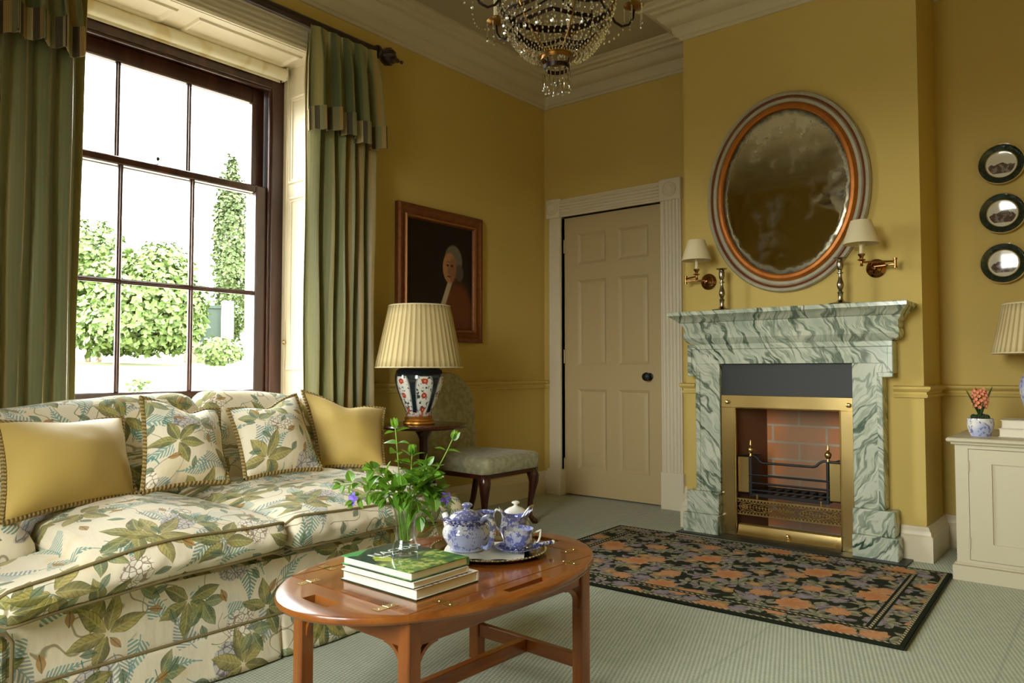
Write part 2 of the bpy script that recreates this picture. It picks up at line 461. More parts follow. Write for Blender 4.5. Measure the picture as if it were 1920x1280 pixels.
def floral(name='cream_floral_linen', scale=1.0):
    m = Mat(name, rgb(232, 222, 196), 0.8, spec=0.15, sheen=.15)
    x, y = m.uv()
    if scale != 1.0: x = x * scale; y = y * scale
    p0 = vec(x, y, 0.0)
    wn = noise(p0, 9, 2, color=True)
    wx, wy, _ = sep(wn)
    x = x + (wx - 0.5) * 0.022; y = y + (wy - 0.5) * 0.022
    p = vec(x, y, 0.0)
    c = mix(noise(p0, 5, 3), rgb(236, 228, 206), rgb(226, 212, 180))
    # warm blush blotches
    c = mix(sstep(noise(p0, 7, 2), 0.56, 0.72) * 0.45, c, rgb(220, 190, 128))
    c = mix(sstep(noise(vec(x, y, 3.0), 6, 2), 0.60, 0.74) * 0.4, c, rgb(176, 186, 176))
    # wandering stems
    g = noise(p, 4.2, 2)
    stem = sstep(xabs(g - 0.5), 0.0065, 0.002) * gt(noise(p, 3.0, 0), 0.44)
    c = mix(stem * 0.75, c, rgb(130, 116, 74))
    g2 = noise(vec(x, y, 9.0), 5.5, 1)
    stem2 = sstep(xabs(g2 - 0.47), 0.0055, 0.002) * gt(noise(vec(x, y, 4.0), 3.0, 0), 0.50)
    c = mix(stem2 * 0.7, c, rgb(112, 112, 92))
    # teal fern sprigs
    for seed, size, rot, colr in ((1, .150, .3, rgb(96, 152, 146)), (2, .185, 1.1, rgb(118, 146, 150)), (3, .17, 2.0, rgb(74, 134, 128))):
        lx, ly, h = cells(x, y, size, rot, seed, .14)
        u = (lx + size * .36) / (size * .72)
        bend = ly + lx * lx * 3.0
        wv = sstep(u, 1.02, 0.0) * 0.034 * (size / .16)
        barb = xfract((lx - xabs(bend) * 0.9) / 0.0125)
        mk = sstep(wv - xabs(bend), 0.0, 0.002) * sstep(barb, 0.62, 0.46) * gt(u, 0.0) * lt(u, 1.0)
        ax = sstep(xabs(bend), 0.0022, 0.0012) * gt(u, -0.15) * lt(u, 1.0)
        mk = xmax(mk, ax) * gt(h[0], 0.38)
        c = mix(mk * 0.8, c, colr)
    # hydrangea heads
    for seed, size, rot, ca, cb in ((11, .30, .7, rgb(240, 234, 218), rgb(150, 122, 96)), (12, .34, 1.9, rgb(194, 188, 184), rgb(112, 104, 110))):
        lx, ly, h = cells(x, y, size, rot, seed, .15)
        rr = xsqrt(lx * lx + ly * ly * 1.5) + (noise(p, 26, 1) - 0.5) * 0.03
        mk = sstep(rr, 0.056, 0.048) * gt(h[1], 0.25)
        q = vec(x, y, 0.0)
        e = voro(q, 62, 'DISTANCE_TO_EDGE')
        f1 = voro(q, 62, 'F1')
        fl = mix(sstep(e, 0.10, 0.03), ca, cb)
        fl = mix(sstep(f1, 0.20, 0.12), fl, rgb(196, 172, 92))
        c = mix(mk * 0.9, c, fl)
    # palmate leaf clusters
    for seed, size, rot, n, L, W, dk, lt_, prob in (
            (21, .245, .35, 5, .112, .0200, rgb(78, 86, 32), rgb(160, 154, 74), .30),
            (22, .290, 1.25, 5, .120, .0215, rgb(98, 98, 42), rgb(186, 170, 92), .42),
            (23, .200, 2.2, 3, .080, .0175, rgb(86, 104, 70), rgb(146, 162, 118), .55)):
        lx, ly, h = cells(x, y, size, rot, seed, .10)
        mk, u, v, kk = leaf_rosette(lx, ly, n, 5.0 if n == 5 else 3.2, L, W)
        vein = sstep(xabs(xfract(u * 8.0 - xabs(v) * 1.5) - 0.5), 0.17, 0.05)
        mid = sstep(xabs(v), 0.14, 0.05)
        hv = xfract(h[0] * 7.3 + kk * 0.37)
        g0 = mix(sstep(v, -0.9, 0.7) * 0.75 + hv * 0.3, lt_, dk)
        g0 = mix(vein * 0.55, g0, tuple(q * .42 for q in dk[:3]) + (1,))
        g0 = mix(mid * 0.5, g0, rgb(196, 186, 118))
        edge = sstep(xabs(v), 0.78, 0.98)
        g0 = mix(edge * 0.75, g0, tuple(q * .3 for q in dk[:3]) + (1,))
        g0 = mix(sstep(noise(p0, 30, 2), .45, .65) * .35, g0, rgb(190, 172, 96))
        c = mix(mk * gt(h[1], prob) * 0.88, c, g0)
    # small sage and rust leaves
    for seed, size, rot, cl in ((31, .105, .9, rgb(108, 128, 100)), (32, .135, 2.4, rgb(172, 128, 62))):
        lx, ly, h = cells(x, y, size, rot, seed, .2)
        u = (lx + .024) / .048
        w = xsin(xmin(xmax(u, 0.0), 1.0) * pi) * 0.0115 + 0.0001
        mk = sstep(w - xabs(ly), 0.0, 0.0012) * gt(h[0], 0.45)
        c = mix(mk * 0.85, c, mix(sstep(xabs(ly), 0.0016, 0.0006), cl, rgb(72, 76, 50)))
    m.col(c)
    m.bump(noise(vec(x * 26.0, y * 7.0, 0.0), 1.0, 3) + noise(p0, 420, 2) * .06, 0.35, 0.010)
    return m
M_FLORAL = floral()

# ---- gold velvet, trims
M_VELVET = Mat('gold_satin', rgb(190, 158, 80), 0.55, spec=0.25, sheen=.12)
_p = M_VELVET.tc(); M_VELVET.col(mix(noise(_p, 6, 3), rgb(186, 158, 84), rgb(202, 174, 100)))
M_VELVET.bump(noise(_p, 9, 3), .25, .012)
M_ROPE = Mat('olive_gold_rope', rgb(150, 124, 66), 0.8)
_x, _y = M_ROPE.uv()
_t = xsin(_y * 420.0 + _x * (2 * pi)) * 0.5 + 0.5
M_ROPE.col(mix(_t, rgb(104, 84, 40), rgb(178, 152, 92))).bump(_t, 0.6, 0.004)
M_PIPE = Mat('olive_piping', rgb(128, 112, 72), 0.8)
M_CHAIR = Mat('pale_sage_damask', rgb(166, 162, 128), 0.75, sheen=.2)
_p = M_CHAIR.tc(); M_CHAIR.col(mix(sstep(noise(_p, 34, 2), .4, .6), rgb(150, 146, 112), rgb(172, 168, 134)))

# ---- striped silk curtain (u runs across the cloth in metres)
def curtain_mat():
    m = Mat('striped_green_silk', rgb(150, 158, 122), 0.42, spec=0.4, sheen=.2)
    x, y = m.uv()
    s = xfract(x / 0.19)
    c = ramp(s, [(0.0, rgb(142, 142, 98)), (0.24, rgb(142, 142, 98)), (0.28, rgb(164, 134, 70)), (0.37, rgb(164, 134, 70)),
                 (0.41, rgb(124, 124, 82)), (0.60, rgb(118, 118, 74)), (0.64, rgb(84, 94, 64)), (0.76, rgb(78, 88, 60)), (0.81, rgb(160, 152, 100)), (0.92, rgb(166, 152, 96)), (1.0, rgb(142, 142, 98))])
    slub = noise(vec(x * 260, y * 4, 0.0), 1.0, 2)
    m.col(mix(slub * 0.25, c, rgb(112, 116, 86))); m.bump(slub, 0.06, 0.001)
    return m
M_CURT = curtain_mat()
def fringe_mat():
    m = Mat('striped_bullion_fringe', rgb(120, 110, 70), 0.7)
    x, y = m.uv()
    s = xfract(x / 0.105)
    c = ramp(s, [(0.0, rgb(190, 176, 134)), (0.24, rgb(190, 176, 134)), (0.25, rgb(74, 66, 50)), (0.40, rgb(74, 66, 50)), (0.41, rgb(178, 146, 92)),
                 (0.60, rgb(178, 146, 92)), (0.61, rgb(136, 134, 96)), (0.82, rgb(136, 134, 96)), (0.83, rgb(82, 72, 56)), (1.0, rgb(82, 72, 56))], 'CONSTANT')
    st = xabs(xsin(x * (pi / 0.0045)))
    m.col(mix(st * 0.45 + .55, rgb(60, 54, 40), c)); m.bump(st, 0.4, 0.003)
    return m
M_FRINGE = fringe_mat()

# ---- pleated silk lamp shade
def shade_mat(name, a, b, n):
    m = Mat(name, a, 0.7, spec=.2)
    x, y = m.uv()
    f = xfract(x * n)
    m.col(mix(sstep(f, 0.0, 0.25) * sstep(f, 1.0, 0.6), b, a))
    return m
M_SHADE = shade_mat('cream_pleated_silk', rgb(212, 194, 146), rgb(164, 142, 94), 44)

# ---- floral rug (object space metres)
def rug_mat():
    m = Mat('needlepoint_rug', rgb(40, 44, 34), 0.95, spec=.1)
    x, y, z = sep(m.tc())
    wn = noise(vec(x, y, 0.0), 14, 2, color=True); wx, wy, _ = sep(wn)
    X0, Y0 = x, y
    x = x + (wx - .5) * .055; y = y + (wy - .5) * .055
    dark = rgb(34, 38, 28)
    c = mix(noise(vec(x, y, 0.0), 30, 2), dark, rgb(48, 52, 38))
    def flower(c, size, rot, seed, R, pet, ca, cb, cc, prob):
        lx, ly, h = cells(x, y, size, rot, seed, .16)
        r = xsqrt(lx * lx + ly * ly); a = xatan2(ly, lx)
        R_ = (xcos(a * float(pet)) * 0.10 + 1.0 + (noise(vec(X0, Y0, 2.0), 40, 2) - .5) * .7) * R
        mk = sstep(r - R_, 0.002, -0.002) * gt(h[0], prob)
        t = r / R_
        sh = xabs(xsin(a * (pet / 2.0) + t * 3.0))
        col_ = mix(sstep(t, 0.15, 0.95), ca, cb)
        col_ = mix(sh * 0.4 * sstep(t, .2, .6), col_, cc)
        return mix(mk, c, col_)
    def leaves(c, size, rot, seed, L, W, ca, cb, prob):
        lx, ly, h = cells(x, y, size, rot, seed, .14)
        mk, u, v, kk = leaf_rosette(lx, ly, 5, 5.6, L, W)
        return mix(mk * gt(h[1], prob), c, mix(sstep(v, -.8, .8), ca, cb))
    g1, g2 = rgb(124, 120, 100), rgb(160, 152, 128)
    mv1, mv2 = rgb(112, 100, 104), rgb(150, 138, 140)
    c = leaves(c, .125, .2, 1, .062, .0135, g1, g2, .05)
    c = leaves(c, .140, 1.0, 2, .070, .0150, mv1, mv2, .08)
    c = leaves(c, .150, 2.1, 3, .070, .0150, rgb(104, 110, 84), g2, .12)
    c = flower(c, .16, 1.6, 4, .036, 6, rgb(150, 140, 146), rgb(104, 92, 100), rgb(182, 172, 168), .30)
    c = flower(c, .15, .5, 5, .034, 5, rgb(190, 156, 112), rgb(170, 134, 88), rgb(150, 106, 66), .40)
    c = flower(c, .25, .9, 6, .046, 7, rgb(198, 144, 100), rgb(178, 120, 80), rgb(206, 170, 126), .30)
    c = flower(c, .36, 2.3, 7, .066, 9, rgb(190, 124, 80), rgb(200, 154, 108), rgb(174, 106, 68), .20)
    # border lines
    ax, ay = xabs(X0), xabs(Y0)
    d = xmin(0.845 - ax, 0.5625 - ay)
    def line(c, a, b, colr):
        return mix(gt(d, a) * lt(d, b), c, colr)
    c = line(c, -1.0, 0.022, dark)
    c = line(c, 0.118, 0.150, dark)
    zig = sstep(xsin((X0 + Y0) * 260.0), -.2, .2)
    lc = mix(zig, rgb(84, 82, 58), rgb(186, 174, 140))
    c = mix(gt(d, 0.018) * lt(d, 0.028), c, lc)
    c = mix(gt(d, 0.128) * lt(d, 0.139), c, lc)
    m.col(c)
    m.bump(noise(vec(X0, Y0, 0.0), 260, 2), .35, .003)
    return m
M_RUG = rug_mat()

# ---- blue and white transfer ware (u around 0..1, v height in metres)
def china(name, blue=rgb(50, 58, 150), density=.5, band=None):
    m = Mat(name, rgb(232, 230, 222), 0.08, spec=.6, coat=.3)
    p = m.tc()
    n1 = noise(p, 46, 6, .7)
    n2 = noise(p, 170, 3, .65)
    mk = sstep(n1 + (n2 - .5) * .35, density, density + .03)
    x, y, z = sep(p)
    c = mix(mk * .9, mix(sstep(noise(p, 12, 1), .35, .6), rgb(236, 234, 226), rgb(178, 186, 222)), mix(n2, blue, rgb(120, 128, 196)))
    if band:
        for a, b in band:
            bm = gt(z, a) * lt(z, b)
            fl = sstep(noise(p, 150, 3, .7), .40, .52)
            c = mix(bm, c, mix(fl, rgb(210, 212, 230), rgb(50, 56, 122)))
    m.col(c); return m
M_CHINA = china('blue_transfer_china', density=.54, band=[(.076, .112)])
M_CHINAB = china('blue_transfer_china_dense', density=.45, band=None)
M_CHINAC = china('blue_transfer_cup', rgb(58, 62, 160), .50, band=[(-.01, .012)])
M_DELFT = china('blue_white_pot_glaze', rgb(58, 72, 116), .56)
M_PORC = Mat('white_glazed_porcelain', rgb(236, 234, 224), 0.08, spec=.6, coat=.3)

# ---- imari vase: dark ground with white cartouche panels of red flowers (u around, v height)
def imari():
    m = Mat('imari_porcelain', rgb(20, 24, 40), 0.12, spec=.6, coat=.4)
    u, v = m.uv()
    a = xfract(u * 6.0) - 0.5
    vv = (v - .11) / .105
    w = 0.36 - xpow(xabs(vv), 4.0) * 0.14
    mk = lt(xabs(a), w) * lt(xabs(vv), .97)
    edge = lt(xabs(xabs(a) - w), .035) * lt(xabs(vv), 1.0)
    p = m.tc()
    c = mix(noise(p, 40, 2), rgb(20, 26, 36), rgb(34, 44, 46))
    fl = mix(sstep(noise(p, 60, 3), .56, .60), rgb(222, 220, 212), rgb(52, 70, 66))
    fy = xfract(v / .075) - .5
    rr = xsqrt((a * .11) * (a * .11) + (fy * .075) * (fy * .075)) + (noise(p, 70, 2) - .5) * .012
    fl = mix(sstep(rr, .0165, .013), fl, rgb(176, 58, 42))
    fl = mix(sstep(rr, .006, .004), fl, rgb(210, 140, 96))
    c = mix(mk, c, fl); c = mix(edge * .7, c, rgb(150, 150, 150))
    bot = lt(v, .022)
    c = mix(bot, c, mix(sstep(noise(p, 60, 2), .5, .56), rgb(206, 200, 190), rgb(176, 100, 74)))
    m.col(c); return m
M_IMARI = imari()

# ---- brick fireback
def brick():
    m = Mat('sooted_firebrick', rgb(170, 96, 56), 0.9)
    x, y, z = sep(m.tc())
    row = xfloor(z / .098)
    bx = xfract(x / .30 + row * .5 + .12) * .30; bz = xfract(z / .098) * .098
    mort = xmax(lt(bx, .012), lt(bz, .012))
    h = hash3(vec(xfloor(x / .30 + row * .5 + .12), row, 2.0))
    c = mix(h[0], rgb(224, 142, 84), rgb(204, 140, 98))
    c = mix(noise(m.tc(), 14, 3) * .35, c, rgb(140, 90, 62))
    c = mix(mort, c, rgb(186, 176, 156))
    soot = sstep(xabs(x) + (noise(m.tc(), 7, 3) - .5) * .16, .20, .07)
    c = mix(soot * .68, c, rgb(146, 126, 104))
    m.col(c); m.bump(1.0 - mort, .4, .004); return m
M_BRICK = brick()

# ---- antique mirror
def mirror_mat():
    m = Mat('foxed_mirror_silver', rgb(186, 176, 148), 0.06, 1.0)
    p = m.tc(); x, y, z = sep(p)
    r = xsqrt((x / .345) * (x / .345) + (z / .45) * (z / .45))
    n = noise(p, 6, 5, .65)
    spots = sstep(n, .50, .74)
    rim = sstep(r + (noise(p, 16, 4, .7) - .5) * .16, .90, 1.0)
    light_veil = sstep(n * .5 + z * .9, .26, .74)  # veil of light painted into the upper glass, paler towards the top
    c = mix(spots * .45, rgb(186, 176, 146), rgb(36, 28, 14))
    c = mix(light_veil * .6, c, rgb(206, 194, 156))
    c = mix(rim * .85, c, rgb(22, 20, 17))
    m.col(c)
    m.rough(spots * .12 + rim * .3 + light_veil * .3 + .045)
    m.inp('Metallic', xmax(1.0 - light_veil * .45 - spots * .25 - rim * .85, 0.0))
    m.inp('Specular IOR Level', (1.0 - rim) * .5)
    return m
M_MIRROR = mirror_mat()

# ---- transferware wall plates (object space, x across, z up)
def plate_mat(seed):
    m = Mat('green_rimmed_plate_glaze', rgb(220, 214, 196), 0.08, spec=.6, coat=.3)
    p = m.tc(); x, y, z = sep(p)
    r = xsqrt(x * x + z * z)
    c = mix(noise(p, 30, 1), rgb(208, 202, 180), rgb(222, 216, 198))
    hill = z + .012 - noise(vec(x * 1.0, seed * 3.1, 0.0), 26, 2) * .070 + x * x * 6
    blot = sstep(noise(vadd(p, (seed, seed, 0)), 60, 3), .32, .50)
    sc = lt(hill, -0.008) * gt(z, -.046 + .0) * lt(r, .058) * xmax(blot, .75)
    c = mix(sc, c, mix(noise(vadd(p, (seed, 0, 0)), 90, 3), rgb(40, 22, 20), rgb(120, 96, 84)))
    c = mix(gt(r, .068), c, mix(noise(p, 70, 3), rgb(20, 34, 28), rgb(44, 58, 46)))
    c = mix(gt(r, .0985), c, rgb(190, 160, 96))
    c = mix(gt(r, .066) * lt(r, .0695), c, rgb(150, 126, 74))
    m.col(c); return m

# ---- portrait painting (object space y across, z up; seen from +x)
def portrait_mat():
    m = Mat('old_oil_portrait', rgb(24, 18, 14), 0.4, spec=.25)
    p = m.tc(); x, y, z = sep(p)
    n = noise(p, 8, 3)
    c = mix(n, rgb(20, 16, 13), rgb(40, 28, 20))
    def ell(cy, cz, ry, rz, soft=.12):
        a = (y - cy) / ry; b = (z - cz) / rz
        return sstep(a * a + b * b, 1.0 + soft, 1.0 - soft)
    c = mix(ell(.155, -.36, .165, .34, .25), c, rgb(92, 50, 26))       # coat
    c = mix(ell(.155, -.22, .125, .16, .3) * .6, c, rgb(112, 62, 32))
    shirt = sstep(xabs((y - .035) - (z + .15) * .42), .026, .016) * lt(z, .0) * gt(z, -.26)
    c = mix(shirt, c, rgb(176, 160, 130))
    c = mix(ell(.115, .105, .082, .105, .15), c, rgb(112, 104, 88))       # grey hair
    c = mix(ell(.170, .035, .040, .055, .3), c, rgb(84, 76, 64))
    c = mix(ell(.080, .060, .062, .098, .12), c, rgb(172, 122, 84))       # face
    c = mix(ell(.110, .045, .035, .085, .5) * .55, c, rgb(112, 70, 46))
    c = mix(ell(.062, .075, .012, .008, .5), c, rgb(58, 36, 26))         # eyes
    c = mix(ell(.102, .075, .012, .008, .5), c, rgb(58, 36, 26))
    c = mix(ell(.068, .098, .018, .005, .6) * .6, c, rgb(96, 64, 44))
    c = mix(ell(.070, .040, .010, .026, .5) * .5, c, rgb(128, 80, 54))   # nose
    c = mix(ell(.074, .004, .018, .006, .5), c, rgb(112, 52, 42))        # mouth
    m.col(c); return m
M_PORTRAIT = portrait_mat()
M_FRAME = Mat('worn_gilt_frame', rgb(128, 74, 34), 0.4, 0.35)
_p = M_FRAME.tc(); M_FRAME.col(mix(noise(_p, 30, 4, .6), rgb(84, 42, 20), rgb(150, 88, 40))).bump(noise(_p, 90, 3), .3, .004)

# ---- foliage, paper, garden
M_LEAF = Mat('glossy_periwinkle_leaf', rgb(70, 128, 30), 0.32, spec=.5)
_x, _y = M_LEAF.uv(); _p = M_LEAF.tc()
_c = mix(noise(_p, 24, 2), rgb(42, 88, 24), rgb(102, 142, 42))
M_LEAF.col(mix(sstep(xabs(_x - .5), .06, .02) * .6, _c, rgb(170, 196, 100)))
_tr = M_LEAF.nt.nodes.new('ShaderNodeBsdfTranslucent'); _tr.inputs[0].default_value = rgb(150, 200, 50)
_mx = M_LEAF.nt.nodes.new('ShaderNodeMixShader'); _mx.inputs[0].default_value = .25
M_LEAF.nt.links.new(M_LEAF.b.outputs[0], _mx.inputs[1]); M_LEAF.nt.links.new(_tr.outputs[0], _mx.inputs[2])
M_LEAF.nt.links.new(_mx.outputs[0], M_LEAF.nt.nodes['Material Output'].inputs['Surface'])
M_STEM = Mat('green_stem', rgb(126, 158, 66), 0.4)
M_FLOWER = Mat('violet_petal', rgb(116, 92, 186), 0.5)
M_HYA = Mat('apricot_hyacinth_petal', rgb(226, 152, 118), 0.55)
M_HYLEAF = Mat('hyacinth_leaf', rgb(52, 84, 40), 0.45)
M_MOSS = Mat('dark_moss', rgb(42, 54, 26), 0.95)
M_PAPER = Mat('book_pages', rgb(236, 230, 212), 0.85)
_x, _y, _z = sep(M_PAPER.tc()); M_PAPER.col(mix(xabs(xsin(_z * 2600.0)) * .35, rgb(238, 232, 216), rgb(196, 184, 156)))
M_WHITEBOOK = Mat('white_dust_jacket', rgb(226, 220, 206), 0.4)
M_GREENBOOK = Mat('dark_green_cloth', rgb(36, 58, 42), 0.5)
def cover_mat():
    m = Mat('glossy_garden_photo_cover', rgb(30, 70, 60), 0.16, coat=.3)
    p = m.tc(); x, y, z = sep(p)
    n = noise(p, 16, 4, .6); n2 = noise(p, 60, 3, .6)
    c = mix(n2, rgb(22, 52, 48), rgb(46, 84, 74))
    right = sstep(x + (n - .5) * .14, .0, .04)
    g = ramp(n * .6 + n2 * .4, [(.36, rgb(20, 60, 52)), (.46, rgb(44, 104, 62)), (.54, rgb(96, 140, 60)), (.62, rgb(190, 196, 110)), (.70, rgb(40, 92, 120))])
    c = mix(right, c, g)
    patch = sstep(xabs(x + .02) * 1.0 + xabs(y + .055) * 1.6 + (n2 - .5) * .03, .045, .035)
    c = mix(patch, c, mix(n2, rgb(130, 168, 40), rgb(206, 214, 96)))
    corner = sstep(x + .105 + xabs(y + .075) * .6, .02, .012)
    c = mix(corner, c, rgb(80, 170, 96))
    m.col(c); return m
M_COVER = cover_mat()
M_LETTER = Mat('white_cover_lettering', rgb(222, 228, 220), 0.4)
M_REDLET = Mat('dark_red_lettering', rgb(96, 26, 26), 0.5)
M_CLOTH = Mat('white_linen_napkin', rgb(232, 228, 214), 0.85)
M_WHITE = Mat('white_painted_render', rgb(240, 238, 230), 0.8)
M_BUSH = Mat('sunny_shrub_leaf', rgb(112, 150, 52), 0.6)
_p = M_BUSH.tc(); M_BUSH.col(mix(noise(_p, 3.0, 4, .6), rgb(46, 70, 22), rgb(100, 120, 56)))
M_CONIF = Mat('conifer_leaf', rgb(96, 128, 56), 0.7)
_p = M_CONIF.tc(); M_CONIF.col(mix(noise(_p, 2.5, 4, .6), rgb(44, 62, 28), rgb(84, 98, 50)))
M_LAWN = Mat('lawn_and_gravel', rgb(150, 170, 70), 0.95)
_x, _y, _z = sep(M_LAWN.tc())
_d = _x * -0.92 + _y * 0.40 + (noise(M_LAWN.tc(), .35, 3) - .5) * 2.6
M_LAWN.col(mix(sstep(_d, 8.6, 9.3), rgb(140, 136, 126), mix(noise(M_LAWN.tc(), 4, 4), rgb(70, 84, 30), rgb(106, 110, 56))))
M_GATE = Mat('faded_green_gate_paint', rgb(30, 46, 36), 0.7)
M_STONE = Mat('rubble_wall_stone', rgb(186, 168, 140), 0.9)
_p = M_STONE.tc(); M_STONE.col(mix(sstep(voro(_p, 5, 'DISTANCE_TO_EDGE'), .02, .08), rgb(70, 62, 50), mix(noise(_p, 6, 3), rgb(92, 80, 64), rgb(116, 104, 86))))
M_BLIND = Mat('cream_roller_blind_cloth', rgb(232, 222, 194), 0.75)
_p = M_BLIND.tc(); M_BLIND.col(mix(sstep(noise(vmul(_p, (1, 9, 6)), 1.0, 2), .5, .62) * .5, rgb(234, 226, 200), rgb(206, 180, 112)))
# ================================================================== CAMERA
cam = bpy.data.cameras.new('camera'); camo = bpy.data.objects.new('camera', cam); COL.objects.link(camo)
camo.location = (3.355, -4.47, 0.92)
camo.rotation_euler = (radians(90 + 2.205), 0, radians(39.42))
cam.sensor_width = 36; cam.lens = 1385 / 1920 * 36; cam.clip_start = 0.05; cam.clip_end = 200
SC.camera = camo

# ================================================================== ROOM SHELL
RX, RY = 4.0, -4.90            # room runs x 0..RX, y RY..0
CZ = 3.10                     # ceiling
W1 = (-3.465, -2.065)         # window openings in the long wall
W2 = (1.33, 2.73)              # window in the end wall
WZ0, WZ1 = 0.62, 2.63
CH = (1.37, 2.62, -0.43)      # chimney breast x0, x1, face

b = MB().box(-.5, RX + .2, RY - .5, .3, -.12, 0)
struct(b.build('floor', M_CARPET, loc=(0, 0, 0)), 'grey green woven loop carpet covering the whole floor', 'floor')
b = MB().box(-.5, RX + .2, RY - .5, .3, CZ, CZ + .15)
struct(b.build('ceiling', M_CEIL), 'plain cream ceiling above the chandelier', 'ceiling')

def wall_with_holes(a0, a1, z1, holes, put):
    """strip a0..a1 up to z1 with rectangular holes [(h0,h1,z0,z1)] -> put(p0,p1,z0,z1)"""
    cur = a0
    for h0, h1, q0, q1 in sorted(holes):
        put(cur, h0, 0, z1)
        if q0 > 0: put(h0, h1, 0, q0)
        put(h0, h1, q1, z1); cur = h1
    put(cur, a1, 0, z1)
b = MB()
wall_with_holes(RY, 0.3, CZ, [(W1[0], W1[1], WZ0, WZ1)], lambda p, q, z0, z1: b.box(-.5, 0, p, q, z0, z1))
struct(b.build('wall_left', M_WALL, sharp=None), 'ochre yellow wall pierced by the tall sash windows', 'wall')
DX = (0.160, 0.987, 2.057)
b = MB()
wall_with_holes(0, RX + .2, CZ, [(DX[0], DX[1], 0, DX[2])], lambda p, q, z0, z1: b.box(p, q, 0, .3, z0, z1))
b.box(DX[0], DX[1], .10, .3, 0, DX[2])
struct(b.build('wall_back', M_WALL, sharp=None), 'ochre yellow end wall holding the panelled door', 'wall')
b = MB().box(RX, RX + .2, RY, 0, 0, CZ)
struct(b.build('wall_right', M_WALL, sharp=None), 'ochre yellow wall opposite the windows', 'wall')
b = MB()
wall_with_holes(-.5, RX + .2, CZ, [(W2[0], W2[1], WZ0, WZ1)], lambda p, q, z0, z1: b.box(p, q, RY - .5, RY, z0, z1))
struct(b.build('wall_front', M_WALL, sharp=None), 'ochre yellow far end wall behind the viewer', 'wall')
# chimney breast with the fire opening
OX0, OX1, OZ = 1.615, 2.315, .955
b = MB()
b.box(CH[0], OX0, CH[2], 0, 0, CZ); b.box(OX1, CH[1], CH[2], 0, 0, CZ); b.box(OX0, OX1, CH[2], 0, OZ, CZ)
struct(b.build('wall_chimney', M_WALL, sharp=None), 'projecting yellow chimney breast above the marble fireplace', 'wall')

# ---- trim
CP = [(0, 2.90), (.012, 2.90), (.018, 2.915), (.03, 2.92), (.045, 2.94), (.052, 2.965), (.052, 2.978), (.075, 2.985), (.10, 3.005), (.118, 3.03), (.118, 3.042), (.14, 3.046), (.15, 3.06), (.175, 3.066), (.182, 3.08), (.20, 3.086), (.20, CZ), (0, CZ)]
b = MB().sweep(CP, [(0, RY), (0, 0), (CH[0], 0), (CH[0], CH[2]), (CH[1], CH[2]), (CH[1], 0), (RX, 0), (RX, RY)], closed=True)
struct(b.build('trim_1', M_CORN, sharp=25), 'stepped cream plaster cornice where walls meet the ceiling', 'cornice')
RP = [(0, .783), (.016, .785), (.02, .797), (.014, .803), (.014, .812), (.026, .818), (.034, .828), (.034, .838), (.022, .842), (0, .843)]
for k, (path, lab) in enumerate((
        ([(0, W1[1] + .145), (0, 0), (.055, 0)], 'yellow dado rail on the window wall behind the side chair'),
        ([(1.145, 0), (CH[0], 0), (CH[0], CH[2]), (1.44, CH[2])], 'short yellow dado rail between door and fireplace'),
        ([(2.49, CH[2]), (CH[1], CH[2]), (CH[1], 0), (RX, 0), (RX, RY), (W2[1] + .145, RY)], 'yellow dado rail wrapping the chimney corner behind the cabinet'),
        ([(W2[0] - .145, RY), (0, RY), (0, W1[0] - .145)], 'yellow dado rail in the corner between the two windows'))):
    struct(MB().sweep(RP, path).build('trim_%d' % (k + 2), M_RAIL, sharp=25), lab, 'dado rail')
BP = [(0, 0), (.03, 0), (.03, .118), (.022, .126), (.02, .140), (.014, .150), (.008, .164), (0, .166)]
for nm, path, lab in (
        ('baseboard_left', [(0, RY), (0, 0), (.055, 0)], 'cream skirting board along the window wall'),
        ('baseboard_back', [(1.145, 0), (CH[0], 0), (CH[0], CH[2]), (1.405, CH[2])], 'cream skirting board between door and fireplace'),
        ('baseboard_right', [(2.51, CH[2]), (CH[1], CH[2]), (CH[1], 0), (RX, 0), (RX, RY)], 'cream skirting board wrapping the chimney corner'),
        ('baseboard_front', [(RX, RY), (0, RY)], 'cream skirting board at the far end wall')):
    struct(MB().sweep(BP, path).build(nm, M_TRIM, sharp=25), lab, 'skirting board')

# ================================================================== DOOR
d = thing('door_1', 'six panelled cream door in a reeded frame beside the chimney', 'door', (0.57, .05, 0), kind='structure')
b = MB()
x0, x1, zt = DX[0] + .004, DX[1] - .004, DX[2] - .004
cols = ((x0 + .115, x0 + .115 + .245), (x1 - .115 - .245, x1 - .115))
rows = ((.20, .78), (.955, 1.58), (1.70, 1.925))
yf = .035
for p, q in ((x0, cols[0][0]), (cols[0][1], cols[1][0]), (cols[1][1], x1)): b.box(p, q, yf, yf + .04, .012, zt)
for p, q in ((.012, rows[0][0]), (rows[0][1], rows[1][0]), (rows[1][1], rows[2][0]), (rows[2][1], zt)):
    for cx0, cx1 in cols: b.box(cx0, cx1, yf, yf + .04, p, q)
for cx0, cx1 in cols:
    for r0, r1 in rows:
        def ring(e, y): return [(cx0 + e, y, r0 + e), (cx1 - e, y, r0 + e), (cx1 - e, y, r1 - e), (cx0 + e, y, r1 - e)]
        b.loft([ring(0, yf), ring(.005, yf + .004), ring(.016, yf + .012), ring(.02, yf + .014), ring(.05, yf + .006), ring(.055, yf + .006)], cap=False)
        b.add(ring(.055, yf + .006), [(0, 1, 2, 3)])
b.build('door_leaf', M_DOOR, d, sharp=20)
b = MB()
